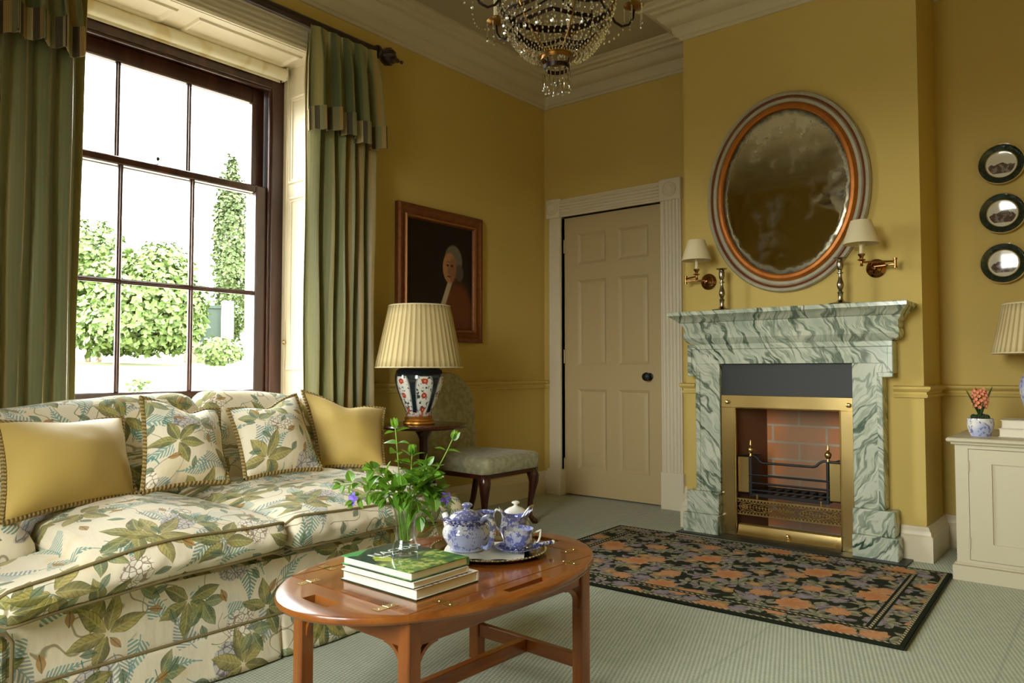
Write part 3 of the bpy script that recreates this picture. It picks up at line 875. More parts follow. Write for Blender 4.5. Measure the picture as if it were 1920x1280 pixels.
# reeded casings with corner blocks
def reeds(b, a0, a1, z0, z1, n, horiz=False, y=-.030):
    if not horiz:
        b.box(a0, a1, -.02, .04, z0, z1)
        w = (a1 - a0 - .02) / n
        for i in range(n):
            c = a0 + .01 + w * (i + .5)
            b.loft([[(c + w * .44 * cos(t), -.02 - .010 * sin(t), z) for t in [pi * k / 6 for k in range(7)]] for z in (z0, z1)], close=False, cap=False)
    else:
        b.box(a0, a1, -.02, .04, z0, z1)
        w = (z1 - z0 - .02) / n
        for i in range(n):
            c = z0 + .01 + w * (i + .5)
            b.loft([[(x, -.02 - .010 * sin(t), c + w * .44 * cos(t)) for t in [pi * k / 6 for k in range(7)]] for x in (a0, a1)], close=False, cap=False)
b.box(.058, .16, -.022, .04, 0.16, 2.057, .004)
reeds(b, .990, 1.140, .245, 2.057, 5)
reeds(b, .16, .990, 2.057, 2.187, 5, True)
b.box(.985, 1.150, -.036, .04, 0, .245, .004)
b.box(.045, .165, -.034, .04, 0, .19, .004)
for a0, a1 in ((.040, .163), (.985, 1.146)):
    b.box(a0, a1, -.036, .04, 2.052, 2.198, .005)
    b.lathe([(.050, .036), (.050, .042), (.042, .047), (.036, .042), (.028, .042), (.022, .048), (.0, .05)], (a0 + a1) / 2, 0, 2.125, 24, 'y')
b.build('door_frame', M_TRIM, d, sharp=25)
b = MB().lathe([(.026, -.03), (.026, -.025), (.012, -.02), (.011, .0), (.024, .008), (.030, .020), (.027, .032), (.015, .040), (0, .042)], .875, 0, .874, 20, 'y')
o = b.build('door_knob', M_BLACK, d); o['label'] = 'black round door knob'
for z in (.22, 1.02, 1.84):
    MB().lathe([(0, -.05), (.007, -.05), (.007, .05), (0, .05)], DX[0] + .004, .028, z, 10).build('hinge', M_DOOR, d)

# ================================================================== WINDOWS
def make_window(name, y0, y1, label, detailed=True):
    """a three over six sash in a deep panelled reveal; wall face at x=0, outside toward -x"""
    w = thing(name, label, 'window', (-.3, (y0 + y1) / 2, WZ0), kind='structure')
    fx = -.30
    b = MB()
    # box frame
    b.box(fx - .16, fx, y0, y0 + .085, .70, WZ1, .004); b.box(fx - .16, fx, y1 - .085, y1, .70, WZ1, .004)
    b.box(fx - .16, fx, y0 + .085, y1 - .085, WZ1 - .125, WZ1, .004)
    for e in (y0 + .085, y1 - .085):   # staff beads
        sg = 1 if e < (y0 + y1) / 2 else -1
        b.tube([(fx - .012, e + sg * .008, .72), (fx - .012, e + sg * .008, WZ1 - .13)], .009, 8)
    b.tube([(fx - .012, y0 + .085, WZ1 - .133), (fx - .012, y1 - .085, WZ1 - .133)], .009, 8)
    b.box(fx - .17, fx + .0, y0, y1, .655, .715, .006)
    b.build('window_frame', M_SASH, w)
    ya, yb = y0 + .09, y1 - .09
    third = (yb - ya - .15) / 3
    def sash(nm, x, z0, z1, rows_, mt, top, bot):
        s = MB(); t = .042
        s.box(x - t / 2, x + t / 2, ya, ya + .075, z0, z1, .006); s.box(x - t / 2, x + t / 2, yb - .075, yb, z0, z1, .006)
        s.box(x - t / 2, x + t / 2, ya + .075, yb - .075, z1 - top, z1, .006); s.box(x - t / 2, x + t / 2, ya + .075, yb - .075, z0, z0 + bot, .006)
        for k in (1, 2):
            c = ya + .075 + third * k
            s.box(x - t / 2, x + t / 2, c - .006, c + .006, z0 + bot, z1 - top, .003); s.box(x - .008, x + .008, c - .012, c + .012, z0 + bot, z1 - top, .003)
        for zz in rows_:
            s.box(x - t / 2, x + t / 2, ya + .075, yb - .075, zz - .006, zz + .006, .003); s.box(x - .008, x + .008, ya + .075, yb - .075, zz - .012, zz + .012, .003)
        o = s.build(nm, M_SASH, w)
        p = MB().add([(x, ya + .07, z0 + bot - .004), (x, yb - .07, z0 + bot - .004), (x, yb - .07, z1 - top + .004), (x, ya + .07, z1 - top + .004)], [(0, 1, 2, 3)])
        p.build('pane', M_PANE, o, sharp=None)
        return o
    lo = sash('lower_sash', fx - .045, .715, 1.945, (1.345,), M_SASH, .040, .098)
    sash('upper_sash', fx - .095, 1.905, WZ1 - .125, (), M_SASH, .085, .040)
    if detailed:
        c = MB().lathe([(.006, 0), (.006, .006), (.0025, .008), (.0025, .022), (.007, .026), (.009, .033), (.006, .04), (0, .042)], fx - .045, (y0 + y1) / 2, 1.945, 12)
        c.build('sash_catch', M_BLACK, lo)
        c = MB().box(fx - .03, fx + .012, -3.245, -3.205, .742, .775, .004).lathe([(.008, 0), (.008, .02), (0, .022)], fx - .005, -3.225, .775, 10)
        c.build('sash_lift', M_BRASS, lo)
    # panelled reveal (shutter boxes), soffit, sill
    b = MB()
    for yy, sg in ((y0, 1), (y1, -1)):
        # stop beads beside the frame
        b.box(fx, fx + .030, yy, yy + sg * .012, .70, WZ1)
        def pan(z0, z1, e0=.045, e1=.05):
            xa, xb = fx + e0, -e1
            def ring(e, h): return [(xa + e, yy + sg * h, z0 + e), (xb - e, yy + sg * h, z0 + e), (xb - e, yy + sg * h, z1 - e), (xa + e, yy + sg * h, z1 - e)]
            b.loft([ring(0, 0), ring(0, .004), ring(.006, .013), ring(.016, .015), ring(.022, .008), ring(.030, .006), ring(.034, -.0)], cap=False)
        pan(1.965, 2.47); pan(.915, 1.895)
    for a, c in ((y0 + .06, (y0 + y1) / 2 - .05), ((y0 + y1) / 2 + .05, y1 - .06)):
        xa, xb = fx + .045, -.05
        def ring(e, h): return [(xa + e, a + e, WZ1 - h), (xb - e, a + e, WZ1 - h), (xb - e, c - e, WZ1 - h), (xa + e, c - e, WZ1 - h)]
        b.loft([ring(0, 0), ring(0, .003), ring(.006, .012), ring(.018, .013), ring(.026, .006), ring(.034, 0)], cap=False)
    b.build('shutter_panel', M_TRIM, w, sharp=25, flip=True)
    b = MB()
    for yy, sg in ((y0, -1), (y1, 1)):   # lining boards of the reveal, covering the plaster
        b.box(-.5, .004, yy, yy - sg * .0025, .62, WZ1)
    b.box(-.3, .004, y0, y1, WZ1 - .0025, WZ1)
    b.box(-.31, .035, y0 - .03, y1 + .03, .62, .655, .006)
    # outside masonry reveal, rendered white
    b.box(-.62, -.46, y0 - .2, y0 + .05, .4, WZ1 + .2); b.box(-.62, -.46, y1 - .05, y1 + .2, .4, WZ1 + .2)
    b.box(-.66, -.46, y0 - .2, y1 + .2, .55, .66)
    b.build('reveal_lining', M_TRIM, w, sharp=None)
    # reeded architrave on the room side
    b = MB()
    aw = .135
    prof = [(0, 0), (0, .018), (.012, .026), (.02, .026), (.024, .020), (.034, .030), (.046, .030), (.050, .022), (.062, .032), (.074, .032), (.078, .024), (.09, .034), (.104, .034), (.108, .026), (.120, .040), (aw, .040), (aw, 0)]
    loops = []
    for yy, zz, sy, sz in ((y0, .655, -1, 0), (y0, WZ1, -1, 1), (y1, WZ1, 1, 1), (y1, .655, 1, 0)):
        loops.append([(h, yy + sy * e, zz + sz * e) for e, h in prof])
    b.loft(loops, close=True, cap=True)
    b.build('architrave', M_TRIM, w, sharp=25)
    if detailed:
        b = MB().lathe([(0, -.03), (.006, -.03), (.006, -.004), (.013, 0), (.013, .004), (.005, .010), (0, .012)], fx + .028, y1 - .010, 1.075, 12, 'y')
        b.build('shutter_knob', M_BRASS, w)
    return w
make_window('window_1', W1[0], W1[1], 'tall dark mahogany sash window behind the floral sofa')
def turn_to_end(o):
    """move something built for the long wall (face x=0, centred on y=0) to the end wall window"""
    x, y, z = o.location
    o.location = ((W2[0] + W2[1]) / 2 - y, RY + x, z); o.rotation_euler = (0, 0, pi / 2)
turn_to_end(make_window('window_2', -.70, .70, 'second tall sash window, in the end wall facing the fireplace', False))


# roller blind at the head of window 1
rb = thing('roller_blind', 'cream roller blind wound up at the head of the window', 'blind', (-.265, -2.765, 2.592))
b = MB()
b.loft([[(-.262 + .033 * cos(t), y, 2.590 + .035 * sin(t)) for t in [2 * pi * k / 20 for k in range(20)]] for y in (-3.44, -2.10)])
b.box(-.292, -.286, -3.43, -2.11, 2.548, 2.60, .003)
b.build('blind_roll', M_BLIND, rb)
for y in (-2.098, -3.452): MB().box(-.292, -.232, y - .004, y + .004, 2.553, 2.627, .003).build('bracket', M_TRIM, rb)
b = MB().tube([(-.236, -2.092, 2.58), (-.236, -2.0935, 2.0), (-.236, -2.0925, 1.2)], .0022, 6)
b.build('pull_cord', M_TRIM, rb)

# ================================================================== CURTAIN POLE + CURTAINS
def curtain_set(yc, far=False):
    g = 'curtain poles above the windows'
    p = thing('curtain_pole', 'dark wood curtain pole with ribbed ball finials above the ' + ('second window' if far else 'sofa window'), 'curtain pole', (.12, yc, 2.735), group=None)
    ya, yb = yc - 1.015, yc + 1.015
    MB().tube([(.12, ya, 2.735), (.12, yb, 2.735)], .027, 16).build('pole', M_POLE, p)
    for e, s in ((ya, -1), (yb, 1)):
        b = MB()
        prof = [(0, -.01), (.036, -.01), (.04, 0), (.036, .012), (.02, .018), (.018, .03), (.024, .036), (.045, .055), (.054, .082), (.045, .110), (.026, .124), (.02, .128), (.018, .140), (.012, .150), (.012, .160), (.005, .166), (.004, .176), (.010, .182), (.010, .192), (0, .196)]
        V = MB().lathe(prof, 0, 0, 0, 48, 'y', wob=lambda a, h: 1 - (.10 * abs(sin(a * 6)) if .04 < h < .12 else 0))
        V.v = [(q[0] + .12, e - q[1] * s, q[2] + 2.735) for q in V.v]
        V.build('finial', M_POLE, p)
    for y in (ya + .03, yb - .03): MB().box(.001, .12, y - .010, y + .010, 2.700, 2.709, .003).box(.001, .012, y - .02, y + .02, 2.68, 2.76, .003).build('pole_bracket', M_POLE, p)
    return p
curtain_set(-2.765); turn_to_end(curtain_set(0.0, True))

def curtain(y0, y1, label, seed, nfold, edge_in, x0=.135, zbot=.02):
    # edge_in: how far the valance overhangs the inner edge of the drop
    """y0 outer edge, y1 inner edge (toward the window)"""
    rnd = random.Random(seed)
    root = thing('curtain', label, 'curtain', (x0, (y0 + y1) / 2, zbot))
    ph = [rnd.uniform(0, 6.28) for _ in range(8)]
    sg = 1 if y1 > y0 else -1
    W = abs(y1 - y0)
    cloth = W * 2.4
    def fold(s, z, amp, n, bias=0):
        t = s * n * 2 * pi + .55 * sin(s * 9 + ph[0]) + .35 * sin(z * 1.3 + s * 5 + ph[1])
        xx = sin(t) + .35 * sin(2 * t + ph[2]) * .5
        yy = .42 * sin(2 * t + .5)
        return xx * amp + bias, yy * (W / n) * .28
    top, bot = 2.699, zbot
    def drop(u, v):
        z = lerp(top - .02, bot, v)
        pin = sm((2.70 - z) / .25)
        a = lerp(.012, .046, pin) * (1 + .25 * sin(u * 7 + ph[3]))
        dx, dy = fold(u, z, a, nfold)
        spread = 1.0
        y = lerp(y0, y1, u) + dy * sg
        return (x0 + dx + .006 * sin(z * 5 + u * 20 + ph[4]), y, z)
    MB().grid(drop, nfold * 16, 34, uv=lambda u, v: (u * cloth, v * 2.7)).build('drop', M_CURT, root, sharp=None, flip=False, solid=.003)
    vw0, vw1 = y0 + sg * .008, y1 + sg * edge_in
    nf2 = max(4, nfold - 1)
    def val(u, v, off=0.0):
        z = lerp(top, 2.262, v)
        z -= .028 * v * sin(u * 2.2 * pi + ph[5]) * .6
        fl = v
        a = lerp(.010, .040, sm(v * 2.2))
        if v < .10: a *= .7 + 3 * abs(v - .08)
        dx, dy = fold(u, 3.0, a, nf2)
        pinch = lerp(.94, 1.0, sm(v * 1.5))
        y = lerp(lerp(vw0, vw1, .5), lerp(vw0, vw1, u), lerp(.93, 1.03, v)) + dy * sg * .8
        return (x0 + .050 + .030 * v + dx + off, y, z)
    cl2 = abs(vw1 - vw0) * 2.2
    MB().grid(val, nf2 * 18, 16, uv=lambda u, v: (u * cl2, v * .45)).build('valance', M_CURT, root, sharp=None, flip=False, solid=.003)
    def fr(u, v):
        p = val(u, 1.0, .006)
        jag = .007 * (abs(sin(u * cl2 / .0525 * pi)))
        return (p[0] + .006 * v, p[1], p[2] + .012 - v * (.118 + jag))
    MB().grid(fr, nf2 * 30, 4, uv=lambda u, v: (u * cl2, v * .12)).build('fringe', M_FRINGE, root, sharp=None, flip=False, solid=.006)
    # gathered heading tape band
    return root
curtain(-1.785, -2.225, 'pale green striped silk curtain hanging beside the portrait', 3, 6, .035)
curtain(-4.00, -3.292, 'pale green striped silk curtain hanging behind the sofa armrest, before the nearer window edge', 5, 9, -.055)
turn_to_end(curtain(.98, .54, 'green striped curtain of the end window, the one reflected in the oval mirror', 8, 6, 0))
turn_to_end(curtain(-.98, -.54, 'green striped curtain of the end window nearer the cabinet wall', 9, 6, 0))
# ================================================================== SOFA
sofa = thing('sofa', 'large cream floral linen sofa with loose seat cushions under the window', 'sofa', (.75, -3.085, 0))
SY0, SY1 = -3.93, -2.24
def nz(x, y, z, s): return vnoise(x * s, y * s, z * s)
# base rail
b = MB().box(.24, 1.245, SY0 + .02, SY1 - .02, .135, .335, .03)
b.u = [(p[1] + p[0] * .3, p[2] + p[0]) for p in b.v]
b = MB()
def rail(u, v):
    y = lerp(SY0, SY1, u); z = lerp(.135, .315, v)
    return (1.25 + .004 * nz(0, y, z, 6), y, z)
b.grid(rail, 60, 8, uv=lambda u, v: (lerp(SY0, SY1, u), lerp(.135, .315, v)))
b.box(.24, 1.235, SY0 + .006, SY1 - .006, .12, .33, .02)
for i in range(61 * 9, len(b.v)): b.u[i] = (b.v[i][0] + 3 + b.v[i][1] * .2, b.v[i][2] + b.v[i][1])
b.build('base', M_FLORAL, sofa)
# skirt with a box pleat, slightly flared
def skirt(u, v):
    y = lerp(SY0, SY1, u); z = lerp(.142, .006, v)
    pl = 0
    for c in (-3.60, -3.085, -2.57):
        pl += -.018 * math.exp(-((y - c) / .006) ** 2)
    return (1.256 + .020 * v + pl * v + .004 * sin(y * 21) * v, y, z)
b = MB().grid(skirt, 280, 8, uv=lambda u, v: (lerp(SY0, SY1, u), lerp(.142, .006, v)))
def skirt_end(u, v):
    return (lerp(.26, 1.256 + .02 * v, u), SY1 + .012 * v, lerp(.142, .006, v))
b.grid(skirt_end, 40, 4, uv=lambda u, v: (lerp(.26, 1.256, u) + 2, lerp(.142, .006, v)))
def skirt_end2(u, v):
    return (lerp(.26, 1.256 + .02 * v, u), SY0 - .012 * v, lerp(.142, .006, v))
b.grid(skirt_end2, 40, 4, uv=lambda u, v: (lerp(.26, 1.256, u) + 5, lerp(.142, .006, v)))
b.build('skirt', M_FLORAL, sofa, flip=False, solid=.006)
MB().tube([(1.258, lerp(SY0, SY1, i / 40), .142) for i in range(41)], .0045, 8).tube([(lerp(.26, 1.258, i / 10), SY1 + .002, .142) for i in range(11)], .0045, 8).build('skirt_piping', M_PIPE, sofa)
# back frame
b = MB()
loops = []
for i in range(41):
    y = lerp(SY0 + .02, SY1 - .02, i / 40)
    e = min(i, 40 - i) / 40.0
    zt = .735 - .09 * (1 - sm(e / .10))
    L = [(.40, y, .14), (.40, y, zt - .06)] + [(.325 + .075 * cos(t), y, zt - .06 + .06 * sin(t)) for t in [pi * k / 8 for k in range(1, 8)]] + [(.25, y, zt - .06), (.23, y, .14)]
    loops.append(L)
m_ = len(loops[0]); uv = []
for L in loops:
    s = 0
    for k, p in enumerate(L):
        if k: s += (Vector(p) - Vector(L[k - 1])).length
        uv.append((p[1], s + .3))
b.loft(loops, uv=uv).build('back_frame', M_FLORAL, sofa)
# arms: low rolled
def arm(ya, yb, nm, uoff):
    b = MB(); loops = []; uv = []
    cy = (ya + yb) / 2; r = (yb - ya) / 2
    xs = [.28 + i * .05 for i in range(14)] + [.95, .97, .99, 1.008, 1.020, 1.026]
    xs = sorted(set(xs))
    for x in xs:
        q = 1.0 if x < .96 else sqrt(max(0.02, 1 - ((x - .96) / .067) ** 2))
        rr = r * (.35 + .65 * q); zt = .512 - .10 * sm((.9 - x) / .9) * 0 - (1 - q) * .045
        L = [(x, cy - rr, .14), (x, cy - rr, zt - r)] + [(x, cy - rr * cos(t), zt - r + r * sin(t)) for t in [pi * k / 10 for k in range(1, 10)]] + [(x, cy + rr, zt - r), (x, cy + rr, .14)]
        s = 0
        for k, p in enumerate(L):
            if k: s += (Vector(p) - Vector(L[k - 1])).length
            uv.append((p[1] + p[0] * .7 + uoff, p[2] + p[0] * .3))
        loops.append(L)
    b.loft(loops, uv=uv)
    # front stump below the cushion lug with a piped edge
    b.box(1.0, 1.262, ya, ya + .095 if uoff > 0 and ya < -3.5 else yb, .006, .285, .02) if ya < -3.5 else b.box(1.0, 1.262, yb - .095, yb, .006, .285, .02)
    o = b.build(nm, M_FLORAL, sofa)
    y_e = ya + .095 if ya < -3.5 else yb - .095
    y_o = ya if ya < -3.5 else yb
    pts = [(1.264, y_e, .01 + i * .05) for i in range(6)] + [(1.264, lerp(y_e, y_o, .15), .284), (1.264, lerp(y_e, y_o, .6), .288)]
    MB().tube(pts, .005, 8).build('arm_piping', M_PIPE, o)
arm(SY0, -3.690, 'arm', .7); arm(-2.480, SY1, 'arm', 4.1)

def cushion(nm, y0, y1, lug, uoff, seed):
    """box-edged feather cushion, front seam piped; lug = -1/+1 side that runs in front of the arm"""
    zl, zu, xf, xb = .348, .446, 1.30, .50
    NB, NF, NT = 10, 10, 34
    ny = 46; loops = []; uv = []
    ys = []
    for i in range(ny + 1):
        t = i / ny; ys.append(lerp(y0, y1, t))
    seam_u, seam_l = [], []
    arm_y = -3.680 if lug < 0 else -2.490
    for y in ys:
        e0 = (y - y0); e1 = (y1 - y)
        edge = min(e0, e1)
        q = sqrt(max(0.0, 1 - (1 - min(1, edge / .035)) ** 2))      # rounded ends
        qs = .55 + .45 * q
        if lug < 0: inlug = sm((arm_y + .012 - y) / .02)
        else: inlug = sm((y - arm_y + .012) / .02)
        xbk = lerp(xb, 1.036, inlug)
        cy = (y0 + y1) / 2; hw = (y1 - y0) / 2
        cr = max(0, 1 - abs((y - cy) / hw) ** 2.6)
        sagf = .006 * nz(1, y, seed, 4)
        if lug < 0: sagf -= .085 * max(0, min(1, (-3.40 - y) / .48)) ** 1.4
        else: sagf -= .055 * sm((y + 2.52) / .22)
        zuu = lerp(.392, zu + .006 * sin(y * 9 + seed), qs) + sagf * .6; zll = lerp(.372, zl, qs) + .006 * nz(3, y, seed, 5) + sagf * .55
        xff = xf - (1 - q) * .03 + .010 * nz(2, y, seed, 4)
        L = []
        for k in range(NB): 
            t = k / NB; x = lerp(xbk, xff, t)
            L.append((x, y, zll - .020 * sin(pi * t) * (1 - inlug)))
        for k in range(NF + 1):
            t = k / NF; bul = sin(pi * t)
            wr = .007 * nz(0, y * 1.0, t * .25 + seed, 22) * bul + .006 * nz(5, y, t * .3 + seed, 9) * bul
            L.append((xff + .030 * bul + wr, y, lerp(zll, zuu, t)))
        crown = .050 * cr + .010
        for k in range(1, NT + 1):
            t = k / NT; x = lerp(xff, xbk, t)
            prof = (1 - (1 - min(1, t / .30)) ** 2.2) * (1 if t < .8 else (1 - ((t - .8) / .2) ** 2 * .5))
            wr = .005 * nz(x, y, seed, 7) + .002 * nz(x, y, seed + 3, 17)
            L.append((x, y, zuu + crown * prof * (1 - inlug * .95) + wr * min(1, t * 6)))
        seam_l.append((xff + .002, y, zll)); seam_u.append((xff + .002, y, zuu + .001))
        s = 0; s0 = 0; ss = []
        for k, p in enumerate(L):
            if k: s += (Vector(p) - Vector(L[k - 1])).length
            if k == NB: s0 = s
            ss.append(s)
        for k, p in enumerate(L): uv.append((y + uoff, ss[k] - s0 + uoff * .6 + .3))
        loops.append(L)
    b = MB().loft(loops, uv=uv)
    o = b.build(nm, M_FLORAL, sofa, sharp=60)
    p = MB()
    p.tube([(x + .003, y, z) for x, y, z in seam_u], .0042, 8); p.tube([(x + .003, y, z) for x, y, z in seam_l], .0042, 8)
    p.build('cushion_piping', M_PIPE, o)
cushion('seat_cushion', -3.875, -3.094, -1, .35, 1.7)
cushion('seat_cushion', -3.086, -2.292, +1, 1.95, 4.2)

def back_cushion(y0, y1, ztop, uoff, seed):
    loops = []; uv = []; n = 44
    for i in range(n + 1):
        y = lerp(y0, y1, i / n)
        e = min(y - y0, y1 - y)
        q = sqrt(max(0, 1 - (1 - min(1, e / .07)) ** 2)); qs = .45 + .55 * q
        zt = ztop(y) - (1 - q) * .10; zb = .43 + (1 - q) * .03
        xc, hx = .47, .125 * qs
        L = []
        M = 40
        for k in range(M):
            t = 2 * pi * k / M
            cx, sz = cos(t), sin(t)
            ex = math.copysign(abs(cx) ** .62, cx); ez = math.copysign(abs(sz) ** .62, sz)
            z = (zb + zt) / 2 + (zt - zb) / 2 * ez
            lean = (z - .45) * -.16
            wr = .006 * nz(y, z, seed, 7)
            L.append((xc + lean + hx * ex + .02 * (1 - abs(ez)) * (1 if cx > 0 else 0) + wr, y, z + wr))
        s = 0
        for k, p in enumerate(L):
            if k: s += (Vector(p) - Vector(L[k - 1])).length
            uv.append((y + uoff, s + seed))
        loops.append(L)
    MB().loft(loops, uv=uv).build('back_cushion', M_FLORAL, sofa, sharp=60)
back_cushion(-3.85, -2.958, lambda y: .782 + .045 * sm((y + 3.75) / .62), .9, 2.0)
back_cushion(-2.952, -2.255, lambda y: .832 - .06 * sm((y + 2.75) / .5), 2.2, 3.0)

# ------------------------------------------------------------------ scatter cushions
def pillow(label, corners, th, mat, seed, chop=0.0, uvs=1.0, group=None, chop_at=0.0, sink=0.0, name='scatter_cushion'):
    TL, TR, BL, BR = [Vector(c) for c in corners]
    cen = (TL + TR + BL + BR) / 4
    root = thing(name, label, 'cushion', tuple((BL + BR) / 2), group=group)
    nrm = ((TR - TL) + (BR - BL)).cross((TL - BL) + (TR - BR)).normalized()
    if nrm.x < 0: nrm = -nrm
    W = (TR - TL).length; H = (TL - BL).length
    up = ((TL - BL) + (TR - BR)).normalized()
    rnd = random.Random(seed); ph = [rnd.uniform(0, 6.28) for _ in range(6)]
    def pt(u, v, side):
        a, c = u * 2 - 1, v * 2 - 1
        pin = .085
        uu = .5 + .5 * a * (1 - pin * (1 - c * c)) ; vv = .5 + .5 * c * (1 - pin * (1 - a * a))
        p = BL.lerp(BR, uu).lerp(TL.lerp(TR, uu), vv)
        t = max(0, (1 - a * a)) ** .62 * max(0, (1 - c * c)) ** .62
        wr = (.10 * sin(6 * a + ph[0]) * (abs(c) ** 3) + .09 * sin(7 * c + ph[1]) * abs(a) ** 3) * (t ** .5)
        wr += .16 * vnoise(a * 2 + seed, c * 2, seed) * t
        p = p + nrm * (side * th * (1.0 if side > 0 else .35) * (t + wr * .55))
        if chop:
            g = math.exp(-((a - chop_at) / .38) ** 2) * sm((c + .2) / 1.2)
            p = p - up * (chop * g)
        return p
    N = 34
    b = MB()
    b.grid(lambda u, v: pt(u, v, 1), N, N, uv=lambda u, v: (u * W * uvs + seed * .61, v * H * uvs + seed * .37))
    b.grid(lambda u, v: pt(u, v, -1), N, N, uv=lambda u, v: (u * W * uvs + seed * .61 + .9, v * H * uvs + seed * .37))
    b.build('cover', mat, root, sharp=70)
    ed = []
    n = 30
    for k in range(n): ed.append(pt(k / n, 0, 0))
    for k in range(n): ed.append(pt(1, k / n, 0))
    for k in range(n): ed.append(pt(1 - k / n, 1, 0))
    for k in range(n + 1): ed.append(pt(0, 1 - k / n, 0))
    MB().tube(ed, .0085, 8, cap=False).build('rope_trim', M_ROPE, root)
    return root
pillow('large plain gold cushion leaning on the sofa arm behind the near seat cushion', [(.70, -3.725, .762), (.58, -3.300, .752), (1.00, -3.79, .50), (.78, -3.335, .50)], .105, M_VELVET, 1, .016, name='gold_cushion')
pillow('floral cushion with rope edge standing next to the large gold cushion', [(.66, -3.272, .822), (.64, -2.966, .766), (.86, -3.352, .515), (.86, -3.045, .515)], .090, M_FLORAL, 2, .035, name='floral_cushion', chop_at=.1)
pillow('floral cushion with rope edge next to the small plain gold cushion', [(.64, -2.930, .764), (.62, -2.605, .814), (.84, -2.968, .515), (.84, -2.625, .515)], .090, M_FLORAL, 3.0, .030, name='floral_cushion')
pillow('small plain gold cushion at the curtain end of the sofa', [(.52, -2.505, .826), (.70, -2.175, .738), (.70, -2.530, .500), (.90, -2.345, .492)], .090, M_VELVET, 4, .035, name='gold_cushion')

# ================================================================== BUTLER'S COFFEE TABLE
TC = (1.935, -3.009); TZ = .39; TRZ = radians(-1.8)
tb = thing('coffee_table', "oval mahogany butler's table with hinged flaps holding the tea tray", 'coffee table', (TC[0], TC[1], 0), TRZ, local=True)
HX, HY = .2275, .343
EA, EB = HX * sqrt(2), HY * sqrt(2)
th = .020
def ell(t): return (EA * cos(t), EB * sin(t))
b = MB().box(-HX + .001, HX - .001, -HY + .001, HY - .001, TZ - th, TZ, .0025)
b.build('tray_top', M_MAH, tb)
def flap(side):
    """circular segment outside the rectangle with a cut hand-hold; side: 0 +x,1 +y,2 -x,3 -y"""
    a0 = math.atan2(HY / EB, HX / EA)
    rngs = [(-a0, a0), (a0, pi - a0), (pi - a0, pi + a0), (pi + a0, 2 * pi - a0)]
    t0, t1 = rngs[side]
    n = 40
    along = HY if side in (0, 2) else HX
    base = HX if side in (0, 2) else HY
    sg = 1 if side in (0, 1) else -1
    bm = MB()
    # strip between the hinge line and the arc: split into rows so the slot can be left open
    arc = [ell(lerp(t0, t1, k / n)) for k in range(n + 1)]
    def P(k, f):
        ax, ay = arc[k]
        if side in (0, 2): hx, hy = sg * (HX + .0012), ay * (along - .002) / along
        else: hx, hy = ax * (along - .002) / along, sg * (HY + .0012)
        return (lerp(hx, ax, f), lerp(hy, ay, f))
    rows_ = [0, .36, .62, 1.0]
    k0, k1 = int(n * .40), int(n * .60)
    def top(f, k): p = P(k, f); return (p[0], p[1])
    # edge thumb moulding
    for r in range(3):
        for k in range(n):
            if r == 1 and k0 <= k < k1: continue
            q = [top(rows_[r], k), top(rows_[r], k + 1), top(rows_[r + 1], k + 1), top(rows_[r + 1], k)]
            zt = TZ
            bm.add([(x, y, zt) for x, y in q], [(0, 1, 2, 3)]); bm.add([(x, y, TZ - th) for x, y in q], [(3, 2, 1, 0)])
    # outer rounded edge
    prof = [(0, TZ), (.004, TZ - .002), (.006, TZ - .007), (.006, TZ - .013), (.003, TZ - .018), (0, TZ - th)]
    loops = []
    for k in range(n + 1):
        x, y = arc[k]; L_ = sqrt((x / EA ** 2) ** 2 + (y / EB ** 2) ** 2); nx, ny = x / EA ** 2 / L_, y / EB ** 2 / L_
        loops.append([(x + nx * o, y + ny * o, z) for o, z in prof])
    bm.loft(loops, close=False, cap=False)
    # hinge side wall and slot walls
    bm.loft([[(*top(0, k), TZ), (*top(0, k), TZ - th)] for k in range(n + 1)], close=False, cap=False)
    slot = [top(rows_[1], k) for k in range(k0, k1 + 1)] + [top(rows_[2], k) for k in range(k1, k0 - 1, -1)]
    bm.loft([[(x, y, TZ) for x, y in slot], [(x, y, TZ - th) for x, y in slot]], close=True, cap=False)
    me = bm.build('flap', M_MAH if side in (0, 2) else M_MAHX, tb, sharp=30, flip=True)
    bmx = bmesh.new(); bmx.from_mesh(me.data); bmesh.ops.remove_doubles(bmx, verts=bmx.verts, dist=1e-5); bmesh.ops.recalc_face_normals(bmx, faces=bmx.faces); bmx.to_mesh(me.data); bmx.free()
    me.data.set_sharp_from_angle(angle=radians(30))
for s_ in range(4): flap(s_)
# brass flap hinges
def hinge_at(x, y, ax):
    b = MB()
    if ax == 'x': b.box(x - .030, x + .030, y - .011, y + .011, TZ - .002, TZ + .0008); b.tube([(x, y - .011, TZ), (x, y + .011, TZ)], .0022, 8)
    else: b.box(x - .011, x + .011, y - .030, y + .030, TZ - .002, TZ + .0008); b.tube([(x - .011, y, TZ), (x + .011, y, TZ)], .0022, 8)
    for d in (-.018, .018):
        px, py = (x + d, y) if ax == 'x' else (x, y + d)
        b.lathe([(.0028, 0), (.0022, .0012), (0, .0014)], px, py, TZ + .0006, 8)
    b.build('flap_hinge', M_BRASS, tb)
for sx in (-1, 1):
    for yy in (-.235, .235): hinge_at(sx * HX, yy, 'x')
for sy in (-1, 1):
    for xx in (-.15, .15): hinge_at(xx, sy * HY, 'y')
